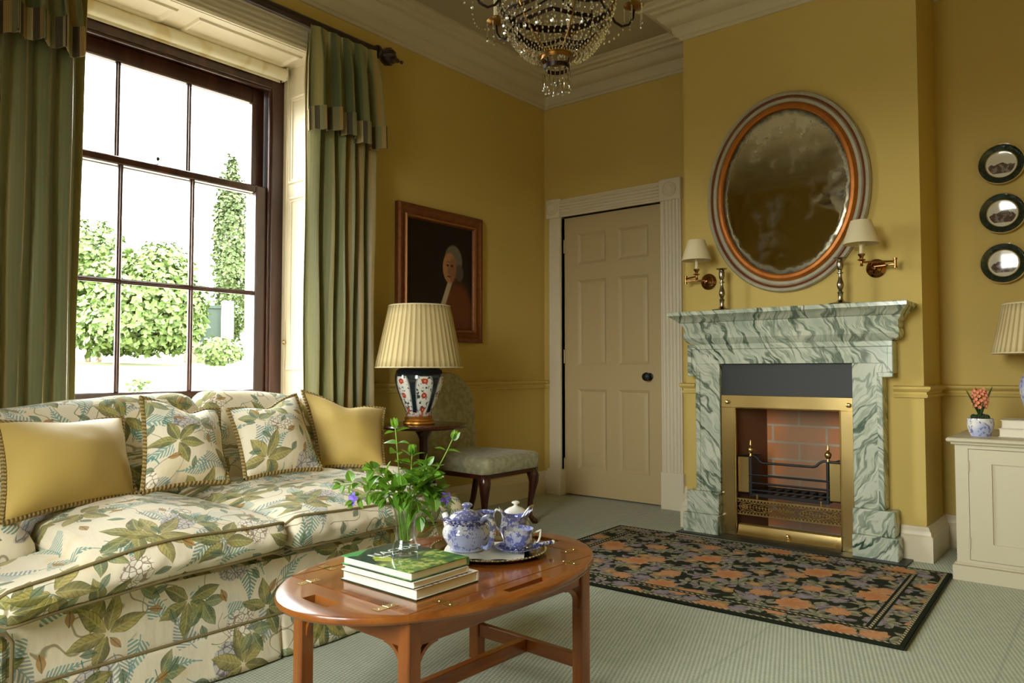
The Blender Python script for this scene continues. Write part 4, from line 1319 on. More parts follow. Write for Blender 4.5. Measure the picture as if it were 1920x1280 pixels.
# legs, rails, stretchers, brackets
LX, LY, lw = HX - .022, HY - .022, .019
for sx in (-1, 1):
    for sy in (-1, 1):
        b = MB().box(sx * LX - lw, sx * LX + lw, sy * LY - lw, sy * LY + lw, 0, TZ - th, .003)
        b.build('leg', M_MAHZ, tb)
rz0 = TZ - th - .062
for sy in (-1, 1): MB().box(-LX + lw, LX - lw, sy * LY - .011, sy * LY + .011, rz0, TZ - th, .002).build('apron', M_MAHX, tb)
for sx in (-1, 1): MB().box(sx * LX - .011, sx * LX + .011, -LY + lw, LY - lw, rz0, TZ - th, .002).build('apron', M_MAH, tb)
for sy in (-1, 1): MB().box(-LX + lw, LX - lw, sy * LY - .010, sy * LY + .010, .072, .112, .002).build('stretcher', M_MAHX, tb)
MB().box(-.012, .012, -LY + .010, LY - .010, .072, .112, .002).build('stretcher', M_MAH, tb)
def bracket(cx, cy, dx, dy):
    """thin curved bracket between leg and apron"""
    R = .062; b = MB(); pts = []
    for k in range(13):
        t = pi / 2 * k / 12
        e = R * (1 - cos(t)); f = R * sin(t)
        pts.append((cx + dx * e, cy + dy * e, rz0 - R + f))
    loops = []
    px, py = (-dy, dx)
    for i, p in enumerate(pts):
        t = pi / 2 * i / 12
        n_ = (-cos(t), sin(t))
        w = .0045
        L = []
        for a, c in ((-1, -1), (1, -1), (1, 1), (-1, 1)):
            L.append((p[0] + px * a * .006 + dx * n_[0] * c * w, p[1] + py * a * .006 + dy * n_[0] * c * w, p[2] + n_[1] * c * w))
        loops.append(L)
    b.loft(loops); b.build('bracket', M_MAHZ, tb)
for sx in (-1, 1):
    for sy in (-1, 1):
        bracket(sx * (LX - lw), sy * LY, -sx, 0); bracket(sx * LX, sy * (LY - lw), 0, -sy)

# ================================================================== BOOKS ON THE TABLE
def book(name, label, cx, cy, z, sx, sy, t, rz, cov, spine_side='+y', board=.0028, cover_top=None, group='books stacked on the coffee table'):
    """pages block + hard cover; local x,y footprint; spine along one side"""
    o = thing(name, label, 'book', (cx, cy, z), rz, group=None, local=True)
    hx, hy = sx / 2, sy / 2
    o.children
    p = MB().box(-hx + .004, hx - .004, -hy + .005, hy - .003, board, t - board)
    p.build('pages', M_PAPER, o)
    c = MB()
    c.box(-hx, hx, -hy, hy, 0, board, .0006); c.box(-hx, hx, -hy, hy, t - board, t, .0006)
    # rounded spine along +y
    L = [[(x, hy + .004 * sin(a) - .001, t / 2 - (t / 2) * cos(a)) for a in [pi * k / 10 for k in range(11)]] + [(x, hy - .003 + 0 * a, t / 2 + (t / 2 - board) * cos(a)) for a in [pi * k / 10 for k in range(11)]] for x in (-hx, hx)]
    c.loft(L)
    c.build('cover', cov, o)
    return o
# orientation: local +x -> world +x (toward viewer right), local +y -> world +y
BZ1, BZ2, BZ3 = TZ + .0012, TZ + .0285, TZ + .0440
bk1 = book('book', 'white jacketed book with dark red cover lettering at the bottom of the stack', 1.960, -3.180, BZ1, .278, .210, .0265, radians(-.5), M_WHITEBOOK)
bk2 = book('book', 'plain cream book in the middle of the stack', 1.966, -3.200, BZ2, .256, .186, .0150, radians(.6), M_WHITEBOOK)
bk3 = book('book', 'glossy green garden photograph book on top of the stack under the vase', 1.962, -3.197, BZ3, .254, .194, .0215, radians(0), M_COVER)
# green lower board of the bottom book
MB().box(-.1392, .1392, -.1052, .1045, -.0006, .0024).build('lower_board', M_GREENBOOK, bk1)
MB().box(-.1388, .1388, -.1048, .1040, .0232, .0240).build('endpaper', M_BLACK, bk1)
MB().box(-.1282, .1282, -.0932, .0925, -.0004, .0012).build('lower_board', M_GREENBOOK, bk2)
MB().box(-.1272, .1272, -.0972, .0965, -.0004, .0014).build('lower_board', M_GREENBOOK, bk3)
def lettering(parent, txt, size, x, y, z, rz, mat, name='lettering', track=1.0, slant=0.0):
    cu = bpy.data.curves.new(name, 'FONT'); cu.body = txt; cu.size = size; cu.extrude = .0002; cu.space_character = track; cu.shear = slant
    t = bpy.data.objects.new('tmp', cu); COL.objects.link(t)
    dg = bpy.context.evaluated_depsgraph_get(); dg.update()
    me = bpy.data.meshes.new_from_object(t.evaluated_get(dg)); me.name = name
    bpy.data.objects.remove(t); me.materials.clear(); me.materials.append(mat.m)
    o = bpy.data.objects.new(name, me); COL.objects.link(o); o.parent = parent
    o.location = (x, y, z); o.rotation_euler = (0, 0, rz)
    return o
lettering(bk3, 'NACIDO', .040, -.050, -.060, .0218, radians(90), M_LETTER, track=1.1)
lettering(bk3, 'BAN AS', .016, -.026, -.054, .0218, radians(90), M_LETTER, 'small_lettering', track=1.1)
b = MB()
for k, (yy, l) in enumerate(((-.085, .016), (-.070, .010), (-.058, .018), (-.040, .016), (-.010, .012), (.012, .010), (.026, .016), (.045, .012), (.062, .012), (.078, .010))):
    b.add([(.126, yy, .0268), (.126 + l, yy + .004, .0268), (.126 + l, yy + .0075, .0268), (.126, yy + .006, .0268)], [(0, 1, 2, 3)])
[b for b in [b]][0].build('lettering', M_REDLET, bk1, sharp=None)
# ================================================================== VASE AND PERIWINKLE SPRIGS
VX, VY, VZ = 1.950, -3.186, TZ + .0658
va = thing('glass_vase', 'clear flared glass vase standing on the green book', 'vase', (VX, VY, VZ))
prof = [(0, 0), (.029, 0), (.032, .002), (.033, .008), (.032, .020), (.0285, .028), (.026, .034), (.0235, .050), (.0235, .07), (.027, .10), (.0325, .139), (.0332, .141), (.0322, .141), (.0255, .10), (.0215, .07), (.0212, .052), (.020, .036), (.012, .030), (0, .029)]
MB().lathe(prof, VX, VY, VZ, 48).build('vessel', M_GLASS, va, sharp=40)
MB().lathe([(0, .0285), (.013, .0295), (.0205, .0358), (.0217, .052), (.0220, .07), (.0252, .096), (0, .096)], VX, VY, VZ, 32).build('water', M_WATER, va, sharp=60)
CR = Vector((.7724, .6351, 0)); CF = Vector((-.6351, .7724, 0))
def leaf(b, base, d, up, L, W, curl=.2):
    d = d.normalized(); side = d.cross(up)
    side = side.normalized() if side.length > 1e-4 else d.orthogonal().normalized()
    n = side.cross(d)
    def f(u, v):
        t = v; w = W * (sin(pi * min(1, t ** .8)) ** .8) if 0 < t < 1 else 0
        s = (u - .5) * 2
        return tuple(base + d * (L * t) + side * (w * s) + n * (-curl * L * t * t + abs(s) * w * .35))
    b.grid(f, 4, 7, uv=lambda u, v: (u, v))
def sprig(label, lat, dep, z, npair, L, bow, seed, flower=False, extra=0):
    rnd = random.Random(seed)
    base = Vector((VX, VY, VZ)) + CR * rnd.uniform(-.012, .012) + CF * rnd.uniform(-.012, .012) + Vector((0, 0, .034))
    tip = Vector((VX, VY, 0)) + CR * lat + CF * dep + Vector((0, 0, z))
    rim = Vector((VX, VY, VZ + .140)) + (CR * lat + CF * dep).normalized() * .020
    mid = rim.lerp(tip, .5) + Vector((0, 0, bow))
    pts = []
    for i in range(25):
        t = i / 24
        if t < .4: p = base.lerp(rim, t / .4)
        else:
            q = (t - .4) / .6; p = rim.lerp(mid, q).lerp(mid.lerp(tip, q), q)
        pts.append(p)
    root = thing('periwinkle_sprig', label, 'plant sprig', tuple(base))
    MB().tube(pts, [.0016] * 12 + [.0014] * 13, 6).build('stem', M_STEM, root)
    b = MB()
    for k in range(npair):
        f = .52 + .48 * (k + .6) / npair
        i = min(23, int(f * 24)); p = pts[i]; d = (pts[i + 1] - pts[i]).normalized()
        a0 = rnd.uniform(0, pi)
        for s in (0, pi):
            a = a0 + s + k * 1.5
            o = d.orthogonal().normalized(); o = (o * cos(a) + d.cross(o) * sin(a))
            dd = (o * rnd.uniform(.7, 1.0) + d * rnd.uniform(.15, .6) + Vector((0, 0, rnd.uniform(-.3, .25)))).normalized()
            l = L * 1.28 * rnd.uniform(.75, 1.15) * (1 - .25 * k / npair)
            leaf(b, p + dd * .003, dd, Vector((rnd.uniform(-.4, .4), rnd.uniform(-.4, .4), 1)), l, l * .34, rnd.uniform(.05, .4))
    for s in range(2 + extra):
        a = s * 2.4 + seed
        d = (pts[-1] - pts[-3]).normalized(); o = d.orthogonal().normalized(); o = o * cos(a) + d.cross(o) * sin(a)
        leaf(b, pts[-1], d + o * .5, Vector((0, 0, 1)) + o, L * .8, L * .24, .15)
    b.build('foliage', M_LEAF, root, sharp=None, flip=False)
    if flower:
        b = MB(); c = pts[-1] + Vector((0, 0, .004))
        fd = (CR * (1 if lat > 0 else -1) * .5 - CF * .7 + Vector((0, 0, .2))).normalized()
        o = fd.orthogonal().normalized()
        for k in range(5):
            a = k * 2 * pi / 5; dd = (o * cos(a) + fd.cross(o) * sin(a) + fd * .25).normalized()
            leaf(b, c, dd, fd, .019, .0075, .1)
        b.build('flower', M_FLOWER, root, sharp=None, flip=False)
    return root
for i, (lab, lat, dep, z, n, L, bow, fl, ex) in enumerate((
        ('tall sprig reaching up at the left of the vase with round leaves at its tip', -.030, .03, .776, 5, .036, .02, False, 1),
        ('tall bare sprig arching to the right of the vase, topped by two leaves', .112, .02, .748, 4, .036, -.035, False, 1),
        ('long sprig trailing left over the sofa front to a thin pointed tip', -.160, .01, .640, 6, .030, .030, False, 1),
        ('sprig hanging at the left with a small violet flower', -.122, -.02, .606, 4, .032, .040, True, 0),
        ('upright leafy sprig rising in the centre of the bunch', .012, .03, .712, 7, .034, .0, False, 3),
        ('leafy sprig at the front of the bunch with broad leaves over the rim', -.005, -.045, .630, 4, .046, .02, False, 2),
        ('leafy sprig leaning right in front of the bare stem', .068, -.03, .668, 5, .042, .02, False, 2),
        ('sprig drooping at the right with a violet flower', .098, -.01, .606, 4, .036, .035, True, 0),
        ('sprig leaning left with dark glossy leaves', -.078, -.01, .680, 6, .036, .025, False, 1),
        ('drooping sprig with one big leaf hanging below the vase rim at the right', .040, -.035, .572, 3, .050, .045, False, 1),
        ('short sprig of broad leaves behind the others', .035, .06, .660, 5, .040, .01, False, 2),
        ('short sprig of pale leaves at the left above the rim', -.045, -.04, .618, 4, .040, .03, False, 2),
        ('sprig with paired leaves between the centre and the right', .050, .0, .690, 6, .036, .01, False, 1),
        ('short sprig of dark leaves low at the right of the rim', .078, .01, .622, 5, .038, .03, False, 1))):
    sprig(lab, lat * 1.042, dep, .9925 - (.9896 - z) * 1.042, n, L, bow, 11 + i * 7, fl, ex)

# ================================================================== TEA TRAY AND CHINA
TRX, TRY = 1.918, -2.832
tr = thing('serving_tray', 'oval silver tray with a raised rim holding the tea things', 'tray', (TRX, TRY, TZ + .001), radians(8), local=True)
MB().lathe([(0, .002), (.138, .002), (.146, .004), (.152, .010), (.162, .013), (.166, .014), (.168, .012), (.166, .010), (.156, .008), (.148, .002), (.142, 0), (0, 0)], 0, 0, 0, 64).xf(Matrix.Diagonal((1.03, .96, 1, 1))).build('tray_dish', M_SILVER, tr, sharp=40)
b = MB()
for k in range(72):
    a = 2 * pi * k / 72; b.ball((.166 * 1.03 * cos(a), .166 * .96 * sin(a), .0125), .0036, 6, 4)
b.build('gadrooned_rim', M_SILVER, tr, sharp=None)
T0 = TZ + .0035
# napkin under the china
def nap(u, v):
    x = (u - .5) * .235; y = (v - .5) * .20
    return (TRX - .008 + x * .8 - y * .6, TRY - .006 + x * .6 + y * .8, T0 + .0012 + .0009 * sin(x * 90 + y * 30) + .0008 * sin(y * 70))
tag(MB().grid(nap, 24, 24).build('napkin', M_CLOTH, loc=(TRX, TRY, T0), sharp=None, flip=False, solid=.0012), 'white linen napkin spread on the silver tray under the teapot', 'napkin')
T1 = T0 + .0035
# teapot: squat bellied body, domed lid with knob, loop handle towards the viewer, spout at the far side
PX, PY = 1.868, -2.868
tp = thing('teapot', 'squat blue and white transfer teapot with domed lid on the tray', 'teapot', (PX, PY, T1))
body = [(0, 0), (.048, 0), (.050, .003), (.049, .007), (.062, .022), (.071, .040), (.0725, .050), (.069, .062), (.060, .074), (.058, .079), (.069, .083), (.072, .087), (.068, .090), (.052, .091), (0, .091)]
MB().lathe(body, PX, PY, T1, 48).build('body', M_CHINA, tp, sharp=40)
MB().lathe([(.050, .090), (.052, .093), (.047, .100), (.034, .108), (.018, .113), (.010, .115), (.008, .119), (.015, .124), (.016, .129), (.010, .134), (0, .135)], PX, PY, T1, 40).build('lid', M_CHINAB, tp, sharp=40)
hd = (CR * .72 - CF * .70).normalized()
hp = [Vector((PX, PY, T1)) + hd * r + Vector((0, 0, z)) for r, z in ((.060, .088), (.075, .101), (.090, .106), (.102, .100), (.108, .084), (.108, .064), (.104, .044), (.095, .026), (.082, .016), (.066, .018))]
MB().tube(hp, [.007, .008, .009, .0095, .0095, .009, .0085, .008, .0075, .007], 10, flat=1.0).build('handle', M_CHINAB, tp, sharp=60)
sp = [Vector((PX, PY, T1)) - hd * r + Vector((0, 0, z)) for r, z in ((.060, .032), (.076, .042), (.086, .060), (.094, .080), (.101, .090))]
MB().tube(sp, [.020, .016, .0125, .010, .0095], 14).build('spout', M_PORC, tp, sharp=60)
# tall flared jug half hidden behind the teapot handle
jx, jy = PX + CR.x * .052 + CF.x * .052, PY + CR.y * .052 + CF.y * .052
jg = thing('flared_beaker', 'flared blue and white beaker behind the teapot handle', 'beaker', (jx, jy, T1))
MB().lathe([(0, 0), (.026, 0), (.027, .004), (.018, .012), (.016, .05), (.019, .075), (.026, .096), (.028, .100), (.025, .099), (.017, .074), (.013, .05), (.013, .02), (0, .018)], jx, jy, T1, 32).build('vessel', M_CHINAB, jg, sharp=40)
# cup and saucer
cx_, cy_ = 1.990, -2.783
sc = thing('saucer', 'blue and white saucer under the teacup at the edge of the tray', 'saucer', (cx_, cy_, T1 - .002))
MB().lathe([(0, 0), (.034, 0), (.036, .002), (.052, .007), (.066, .0125), (.067, .014), (.065, .0145), (.050, .0095), (.036, .005), (.032, .004), (0, .004)], cx_, cy_, T1 - .002, 48).build('dish', M_CHINAC, sc, sharp=40)
cp = thing('teacup', 'blue and white teacup standing on its saucer', 'teacup', (cx_, cy_, T1 + .003))
MB().lathe([(0, 0), (.024, 0), (.0255, .002), (.025, .005), (.034, .010), (.0405, .022), (.044, .040), (.046, .058), (.0465, .0595), (.045, .0595), (.0425, .040), (.039, .023), (.032, .013), (.022, .009), (0, .008)], cx_, cy_, T1 + .003, 48).build('bowl', M_CHINAC, cp, sharp=40)
hc = CR
hp = [Vector((cx_, cy_, T1 + .003)) + hc * r + Vector((0, 0, z)) for r, z in ((.0435, .046), (.056, .050), (.068, .055), (.066, .048), (.065, .036), (.061, .024), (.054, .016), (.048, .017), (.052, .023))]
MB().tube(hp, .0032, 8).build('handle', M_PORC, cp, sharp=60)
# teaspoon resting on the saucer
ts = thing('teaspoon', 'small spoon with a blue and white china handle on the saucer', 'spoon', (cx_ + .05, cy_ + .04, T1 + .012))
s0 = Vector((cx_, cy_, T1 + .0155)) + CR * .040 - CF * .018; s1 = Vector((cx_, cy_, T1 + .020)) + CR * .100 + CF * .012
MB().tube([s0.lerp(s1, t) for t in (0, .2, .5, .8, 1)], [.0035, .006, .0062, .0060, .005], 10).build('handle', M_CHINAC, ts, sharp=60)
MB().ball(tuple(s1 + (s1 - s0).normalized() * .004), .0062, 10, 8).build('handle_tip', M_PORC, ts, sharp=60)
MB().ball(tuple(s0 - (s1 - s0).normalized() * .012), .010, 12, 8, 1, 1, .35).build('spoon_bowl', M_SILVER, ts, sharp=60)
# cream jug with a wavy lip, behind the cup
kx, ky = cx_ + CF.x * .105 - CR.x * .014, cy_ + CF.y * .105 - CR.y * .014
cj = thing('cream_jug', 'blue and white cream jug with a wavy lip behind the teacup', 'cream jug', (kx, ky, T1))
b = MB(); loops = []
pr = [(.0, 0), (.026, 0), (.027, .004), (.034, .014), (.0395, .030), (.039, .046), (.034, .062), (.033, .070), (.040, .086)]
pr2 = [(.0385, .086), (.031, .070), (.032, .062), (.037, .046), (.0375, .030), (.032, .016), (.022, .010), (0, .009)]
sl = atan2(CR.y, CR.x)
def jugpt(r, h, a):
    t = max(0, (h - .055) / .031)
    da = a - sl
    lip = max(0, cos(da)) ** 4; back = max(0, -cos(da)) ** 3
    r2 = r * (1 + t * (.55 * lip + .10 * back)); h2 = h + t * (.014 * lip + .020 * back - .010 * abs(sin(da)))
    return (kx + r2 * cos(a), ky + r2 * sin(a), T1 + h2)
allp = pr + pr2
V = [jugpt(r, h, 2 * pi * k / 48) for r, h in allp for k in range(48)]
F = [(i * 48 + k, i * 48 + (k + 1) % 48, (i + 1) * 48 + (k + 1) % 48, (i + 1) * 48 + k) for i in range(len(allp) - 1) for k in range(48)]
MB().add(V, F).build('jug_body', M_CHINAB, cj, sharp=50)
hp = [Vector((kx, ky, T1)) - CR * r + Vector((0, 0, z)) for r, z in ((.038, .092), (.050, .098), (.060, .086), (.060, .064), (.052, .044), (.038, .032))]
MB().tube(hp, .0036, 8).build('handle', M_PORC, cj, sharp=60)
# sugar bowl with lid behind, tongs standing in it
gx, gy = cx_ + CF.x * .185 - CR.x * .005, cy_ + CF.y * .185 - CR.y * .005
sb = thing('sugar_bowl', 'lidded blue and white sugar bowl at the back of the tray', 'sugar bowl', (gx, gy, T1))
MB().lathe([(0, 0), (.028, 0), (.029, .004), (.038, .014), (.045, .034), (.044, .050), (.039, .062), (.041, .068), (.038, .069), (0, .068)], gx, gy, T1, 40).build('bowl', M_CHINA, sb, sharp=40)
MB().lathe([(.040, .068), (.041, .071), (.034, .080), (.022, .088), (.010, .092), (.006, .095), (.006, .099), (.013, .103), (.012, .107), (.006, .109), (0, .109)], gx, gy, T1, 36).build('lid', M_PORC, sb, sharp=40)
tg = thing('sugar_tongs', 'silver sugar tongs standing up out of the cream jug', 'sugar tongs', (kx, ky, T1 + .04))
c0 = Vector((kx, ky, T1 + .040)) + CR * .014; c1 = c0 + CR * .040 + Vector((0, 0, .062)) - CF * .004
ax = (c1 - c0).normalized(); sd = CR * .8 + CF * .6
pts = [c0 - sd * .008] + [c0.lerp(c1, t) - sd * (.008 + .002 * t) for t in (.3, .6, .85)] + [c1 - sd * .007 + ax * .006, c1 + ax * .011, c1 + sd * .007 + ax * .006] + [c0.lerp(c1, t) + sd * (.008 + .002 * t) for t in (.85, .6, .3)] + [c0 + sd * .008]
MB().tube(pts, .0032, 8).build('tong_arms', M_SILVER, tg, sharp=60)

# ================================================================== SIDE TABLE WITH LAMP
QX, QY, QZ = .470, -1.705, .632
st = thing('side_table', 'round dark mahogany pedestal table carrying the lamp beside the sofa', 'side table', (QX, QY, 0))
MB().lathe([(0, QZ - .022), (.215, QZ - .022), (.228, QZ - .018), (.235, QZ - .009), (.232, QZ - .001), (.226, QZ), (0, QZ)], QX, QY, 0, 64).build('table_top', M_DKT, st, sharp=40)
MB().lathe([(0, .13), (.030, .13), (.036, .15), (.028, .17), (.022, .19), (.034, .24), (.038, .28), (.030, .33), (.020, .36), (.024, .37), (.022, .42), (.024, .55), (.034, .575), (.05, .60), (.05, QZ - .022), (0, QZ - .022)], QX, QY, 0, 28).build('pedestal', M_DKW, st, sharp=40)
for k in range(3):
    a = 2 * pi * k / 3 + .5; d = Vector((cos(a), sin(a), 0)); o = Vector((QX, QY, 0))
    pts = [o + d * r + Vector((0, 0, z)) for r, z in ((.02, .165), (.07, .165), (.12, .135), (.165, .085), (.20, .04), (.225, .020), (.245, .016))]
    MB().tube(pts, [.022, .022, .020, .017, .015, .015, .012], 10).build('leg', M_DKW, st, sharp=60)
def lathe_closed(b, prof, cx, cy, cz, seg, wob): b.lathe(prof, cx, cy, cz, seg, wob=wob, uvr=1.0)
LX_, LY_ = .452, -1.722
lp = thing('table_lamp', 'imari porcelain lamp with a cream pleated shade on the round table', 'lamp', (LX_, LY_, QZ))
MB().lathe([(0, 0), (.082, 0), (.086, .004), (.084, .014), (.074, .020), (.074, .028), (.078, .032), (.072, .038), (.060, .044), (0, .044)], LX_, LY_, QZ, 40).build('lamp_base', M_GOLD, lp, sharp=40)
vp = [(0, 0), (.066, 0), (.070, .006), (.070, .022), (.078, .040), (.098, .085), (.118, .140), (.130, .185), (.131, .215), (.122, .243), (.100, .262), (.070, .270), (.045, .272), (0, .272)]
MB().lathe(vp, LX_, LY_, QZ + .042, 72, wob=lambda a, h: 1 - .025 * abs(cos(a * 3)) ** 6 if h > .03 else 1).build('vase_body', M_IMARI, lp, sharp=40)
MB().lathe([(.02, .31), (.02, .34), (.008, .345), (.006, .62), (0, .62)], LX_, LY_, QZ, 16).build('lamp_stem', M_BRASS, lp)
def shade(root, cx, cy, z0, z1, r0, r1, n, nm='lamp_shade'):
    b = MB()
    seg = n * 6
    pr = [lerp(z0, z1, k / 6) for k in range(7)]
    def wob(a, h): return 1 + .012 * (abs(((a / (2 * pi) * n) % 1.0) - .5) * 2)
    b.lathe([(lerp(r0, r1, k / 6), pr[k] - z0) for k in range(7)], cx, cy, z0, seg, wob=wob)
    o = b.build(nm, M_SHADE, root, sharp=25, flip=True, solid=.003)
    bb = MB()
    for z, r in ((z0, r0), (z1, r1)):
        bb.tube([(cx + (r * 1.006) * cos(2 * pi * k / 48), cy + (r * 1.006) * sin(2 * pi * k / 48), z) for k in range(49)], .004, 6, cap=False)
    bb.build('shade_binding', M_CREAMSHADE, o)
    return o
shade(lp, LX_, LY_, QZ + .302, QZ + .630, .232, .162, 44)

# ================================================================== SIDE CHAIR
chx0, chx1, chy0, chy1 = .13, .645, -1.405, -.895
sc_ = thing('side_chair', 'low backed sage upholstered chair with cabriole legs by the door', 'chair', (.39, -1.15, 0))
b = MB()
L = []
def seat_pt(u, v): 
    return None
loops = []
for z, e in ((.338, .004), (.342, .0), (.40, -.004), (.418, .0), (.428, .012), (.434, .035), (.437, .10)):
    w0 = .03
    xa, xb, ya, yb = chx0 + e, chx1 - e, chy0 + e, chy1 - e
    r = .045; L = []
    for cx0, cy0, a0 in ((xb - r, ya + r, -pi / 2), (xb - r, yb - r, 0), (xa + r, yb - r - w0, pi / 2), (xa + r, ya + r + w0, pi)):
        for k in range(7):
            a = a0 + pi / 2 * k / 6; L.append((cx0 + r * cos(a), cy0 + r * sin(a), z))
    loops.append(L)
b.loft(loops); b.build('seat', M_CHAIR, sc_, sharp=50)
# rounded back
def backoutline():
    pts = []
    hw = .225; cy = -1.15
    pts.append((cy - hw * .94, .40)); pts.append((cy - hw, .55)); pts.append((cy - hw, .68))
    for k in range(0, 17):
        a = pi - pi * k / 16; pts.append((cy + hw * cos(a), .70 + .205 * sin(a)))
    pts += [(cy + hw, .68), (cy + hw, .55), (cy + hw * .94, .40)]
    return pts
ol = backoutline()
loops = []
for t, e in ((0, .012), (.006, .0), (.050, .0), (.064, .010), (.070, .04)):
    c = (-1.15, .62)
    L = []
    for yy, zz in ol:
        d = sqrt((yy - c[0]) ** 2 + (zz - c[1]) ** 2); k = max(0, (d - e) / d)
        y2, z2 = c[0] + (yy - c[0]) * k, c[1] + (zz - c[1]) * k
        L.append((.095 + t + (z2 - .42) * -.10, y2, z2))
    loops.append(L)
MB().loft(loops).build('backrest', M_CHAIR, sc_, sharp=50)
MB().box(chx0 + .015, chx1 - .012, chy0 + .012, chy1 - .012, .312, .340, .004).build('seat_rail', M_DKW, sc_)
def cab_leg(x, y, dx, dy):
    d = Vector((dx, dy, 0)).normalized(); o = Vector((x, y, 0))
    pr = ((.338, -.006, .030), (.315, .006, .036), (.285, .016, .036), (.25, .017, .030), (.20, .009, .023), (.14, -.002, .0175), (.08, -.008, .0150), (.045, -.003, .0150), (.026, .010, .0175), (.014, .022, .019), (.004, .026, .017), (0.0, .026, .014))
    MB().tube([o + d * e + Vector((0, 0, z)) for z, e, r in pr], [r for z, e, r in pr], 14).build('leg', M_DKW, sc_, sharp=60)
cab_leg(chx1 - .045, chy0 + .045, 1, -1); cab_leg(chx1 - .045, chy1 - .045, 1, 1)
for y, s in ((chy0 + .06, -1), (chy1 - .06, 1)):
    pr = ((.33, 0, .024), (.22, .004, .021), (.10, -.022, .019), (.02, -.052, .018), (0, -.058, .018))
    MB().tube([(chx0 + .035 + e, y, z) for z, e, r in pr], [r for z, e, r in pr], 10).build('leg', M_DKW, sc_, sharp=60)

# ================================================================== PORTRAIT
M_FRAMEL = Mat('worn_gilt_slip', rgb(150, 96, 44), .45, .4)
po = thing('portrait_painting', 'gilt framed dark oil portrait of a man in a brown coat', 'painting', (.015, -1.125, 1.520))
py0, py1, pz0, pz1 = -1.505, -.745, 1.100, 1.938
b = MB(); fw = .088
prof = [(0, 0), (0, .030), (.012, .040), (.026, .038), (.036, .028), (.058, .022), (.070, .030), (.080, .026), (fw, .012), (fw, 0)]
loops = []
for y, z, sy, sz in ((py0, pz0, 1, 1), (py1, pz0, -1, 1), (py1, pz1, -1, -1), (py0, pz1, 1, -1), (py0, pz0, 1, 1)):
    loops.append([(.006 + h, y + sy * e, z + sz * e) for e, h in prof])
b.loft(loops, cap=False); b.build('picture_frame', M_FRAME, po, sharp=30)
b = MB(); e = fw - .014
loops = []
for y, z, sy, sz in ((py0, pz0, 1, 1), (py1, pz0, -1, 1), (py1, pz1, -1, -1), (py0, pz1, 1, -1), (py0, pz0, 1, 1)):
    loops.append([(.006 + h, y + sy * q, z + sz * q) for q, h in ((e - .012, .026), (e - .006, .034), (e + .004, .030), (e + .006, .014), (e - .012, .014))])
b.loft(loops, cap=False); b.build('gilt_slip', M_FRAMEL, po, sharp=30)
MB().box(.004, .0165, py0 + .05, py1 - .05, pz0 + .05, pz1 - .05).build('canvas', M_PORTRAIT, po)
# ================================================================== FIREPLACE
FC = 1.965
CHF = CH[2]
fs = thing('fireplace_surround', 'green veined white marble chimneypiece with moulded shelf', 'fireplace', (FC, -.5, 0))
yl = CHF - .002
for s in (-1, 1):
    x_in = FC + s * .350
    def bx(xa, xb, y0, z0, z1, c=.004): return MB().box(FC + s * xa, FC + s * xb, y0, yl, z0, z1, c)
    p = MB()
    p.box(FC + s * .3495, FC + s * .557, -.562, yl, 0, .112, .004)
    p.box(FC + s * .3495, FC + s * .540, -.545, yl, .112, .236, .004)
    p.build('plinth_block', M_MARBLE if s < 0 else M_MARBLER, fs)
    j = MB().box(x_in, FC + s * .492, -.515, yl, .236, .955, .003)
    j.build('jamb', M_MARBLE if s < 0 else M_MARBLER, fs)
# frieze with ears and a raised outer moulding
b = MB()
ears = [(-.492, .955), (-.492, .905), (-.540, .905), (-.540, 1.062), (.540, 1.062), (.540, .905), (.492, .905), (.492, .955)]
poly = [(FC + x, z) for x, z in ears]
b.prism(poly, -.515, yl, 'y')
b.build('frieze', M_MARBLE, fs, sharp=30)
b = MB()
for s in (-1, 1):
    b.box(FC + s * .466, FC + s * .492, -.525, -.513, .236, .885, .003)
    b.box(FC + s * .466, FC + s * .540, -.525, -.513, .885, .909, .003)
    b.box(FC + s * .515, FC + s * .540, -.525, -.513, .909, 1.036, .003)
b.box(FC - .540, FC + .540, -.525, -.513, 1.036, 1.064, .003)
b.build('edge_moulding', M_MARBLE, fs)
# entablature + shelf: moulded profile returned at both ends
b = MB()
prof = [(.505, 1.062, -.520), (.540, 1.070, -.528), (.556, 1.082, -.540), (.563, 1.100, -.553), (.563, 1.118, -.556), (.556, 1.132, -.548), (.560, 1.140, -.550), (.560, 1.162, -.556), (.572, 1.178, -.566), (.574, 1.186, -.568), (.578, 1.190, -.586), (.590, 1.204, -.604), (.606, 1.216, -.622), (.612, 1.222, -.640), (.618, 1.226, -.650), (.618, 1.243, -.650), (.615, 1.247, -.647)]
SH = FC + .013
loops = [[(SH - hw, yl, z), (SH - hw, y, z), (SH + hw, y, z), (SH + hw, yl, z)] for hw, z, y in prof]
b.loft(loops); b.build('mantel_shelf', M_MARBLE, fs, sharp=25)

# ---- hearth slab
tag(MB().box(1.385, 2.565, -.612, CHF - .001, 0.0005, .007, .002).build('hearth_slab', M_SLATE, loc=(FC, -.5, 0)), 'dark slate hearth slab set in front of the marble fireplace', 'hearth')

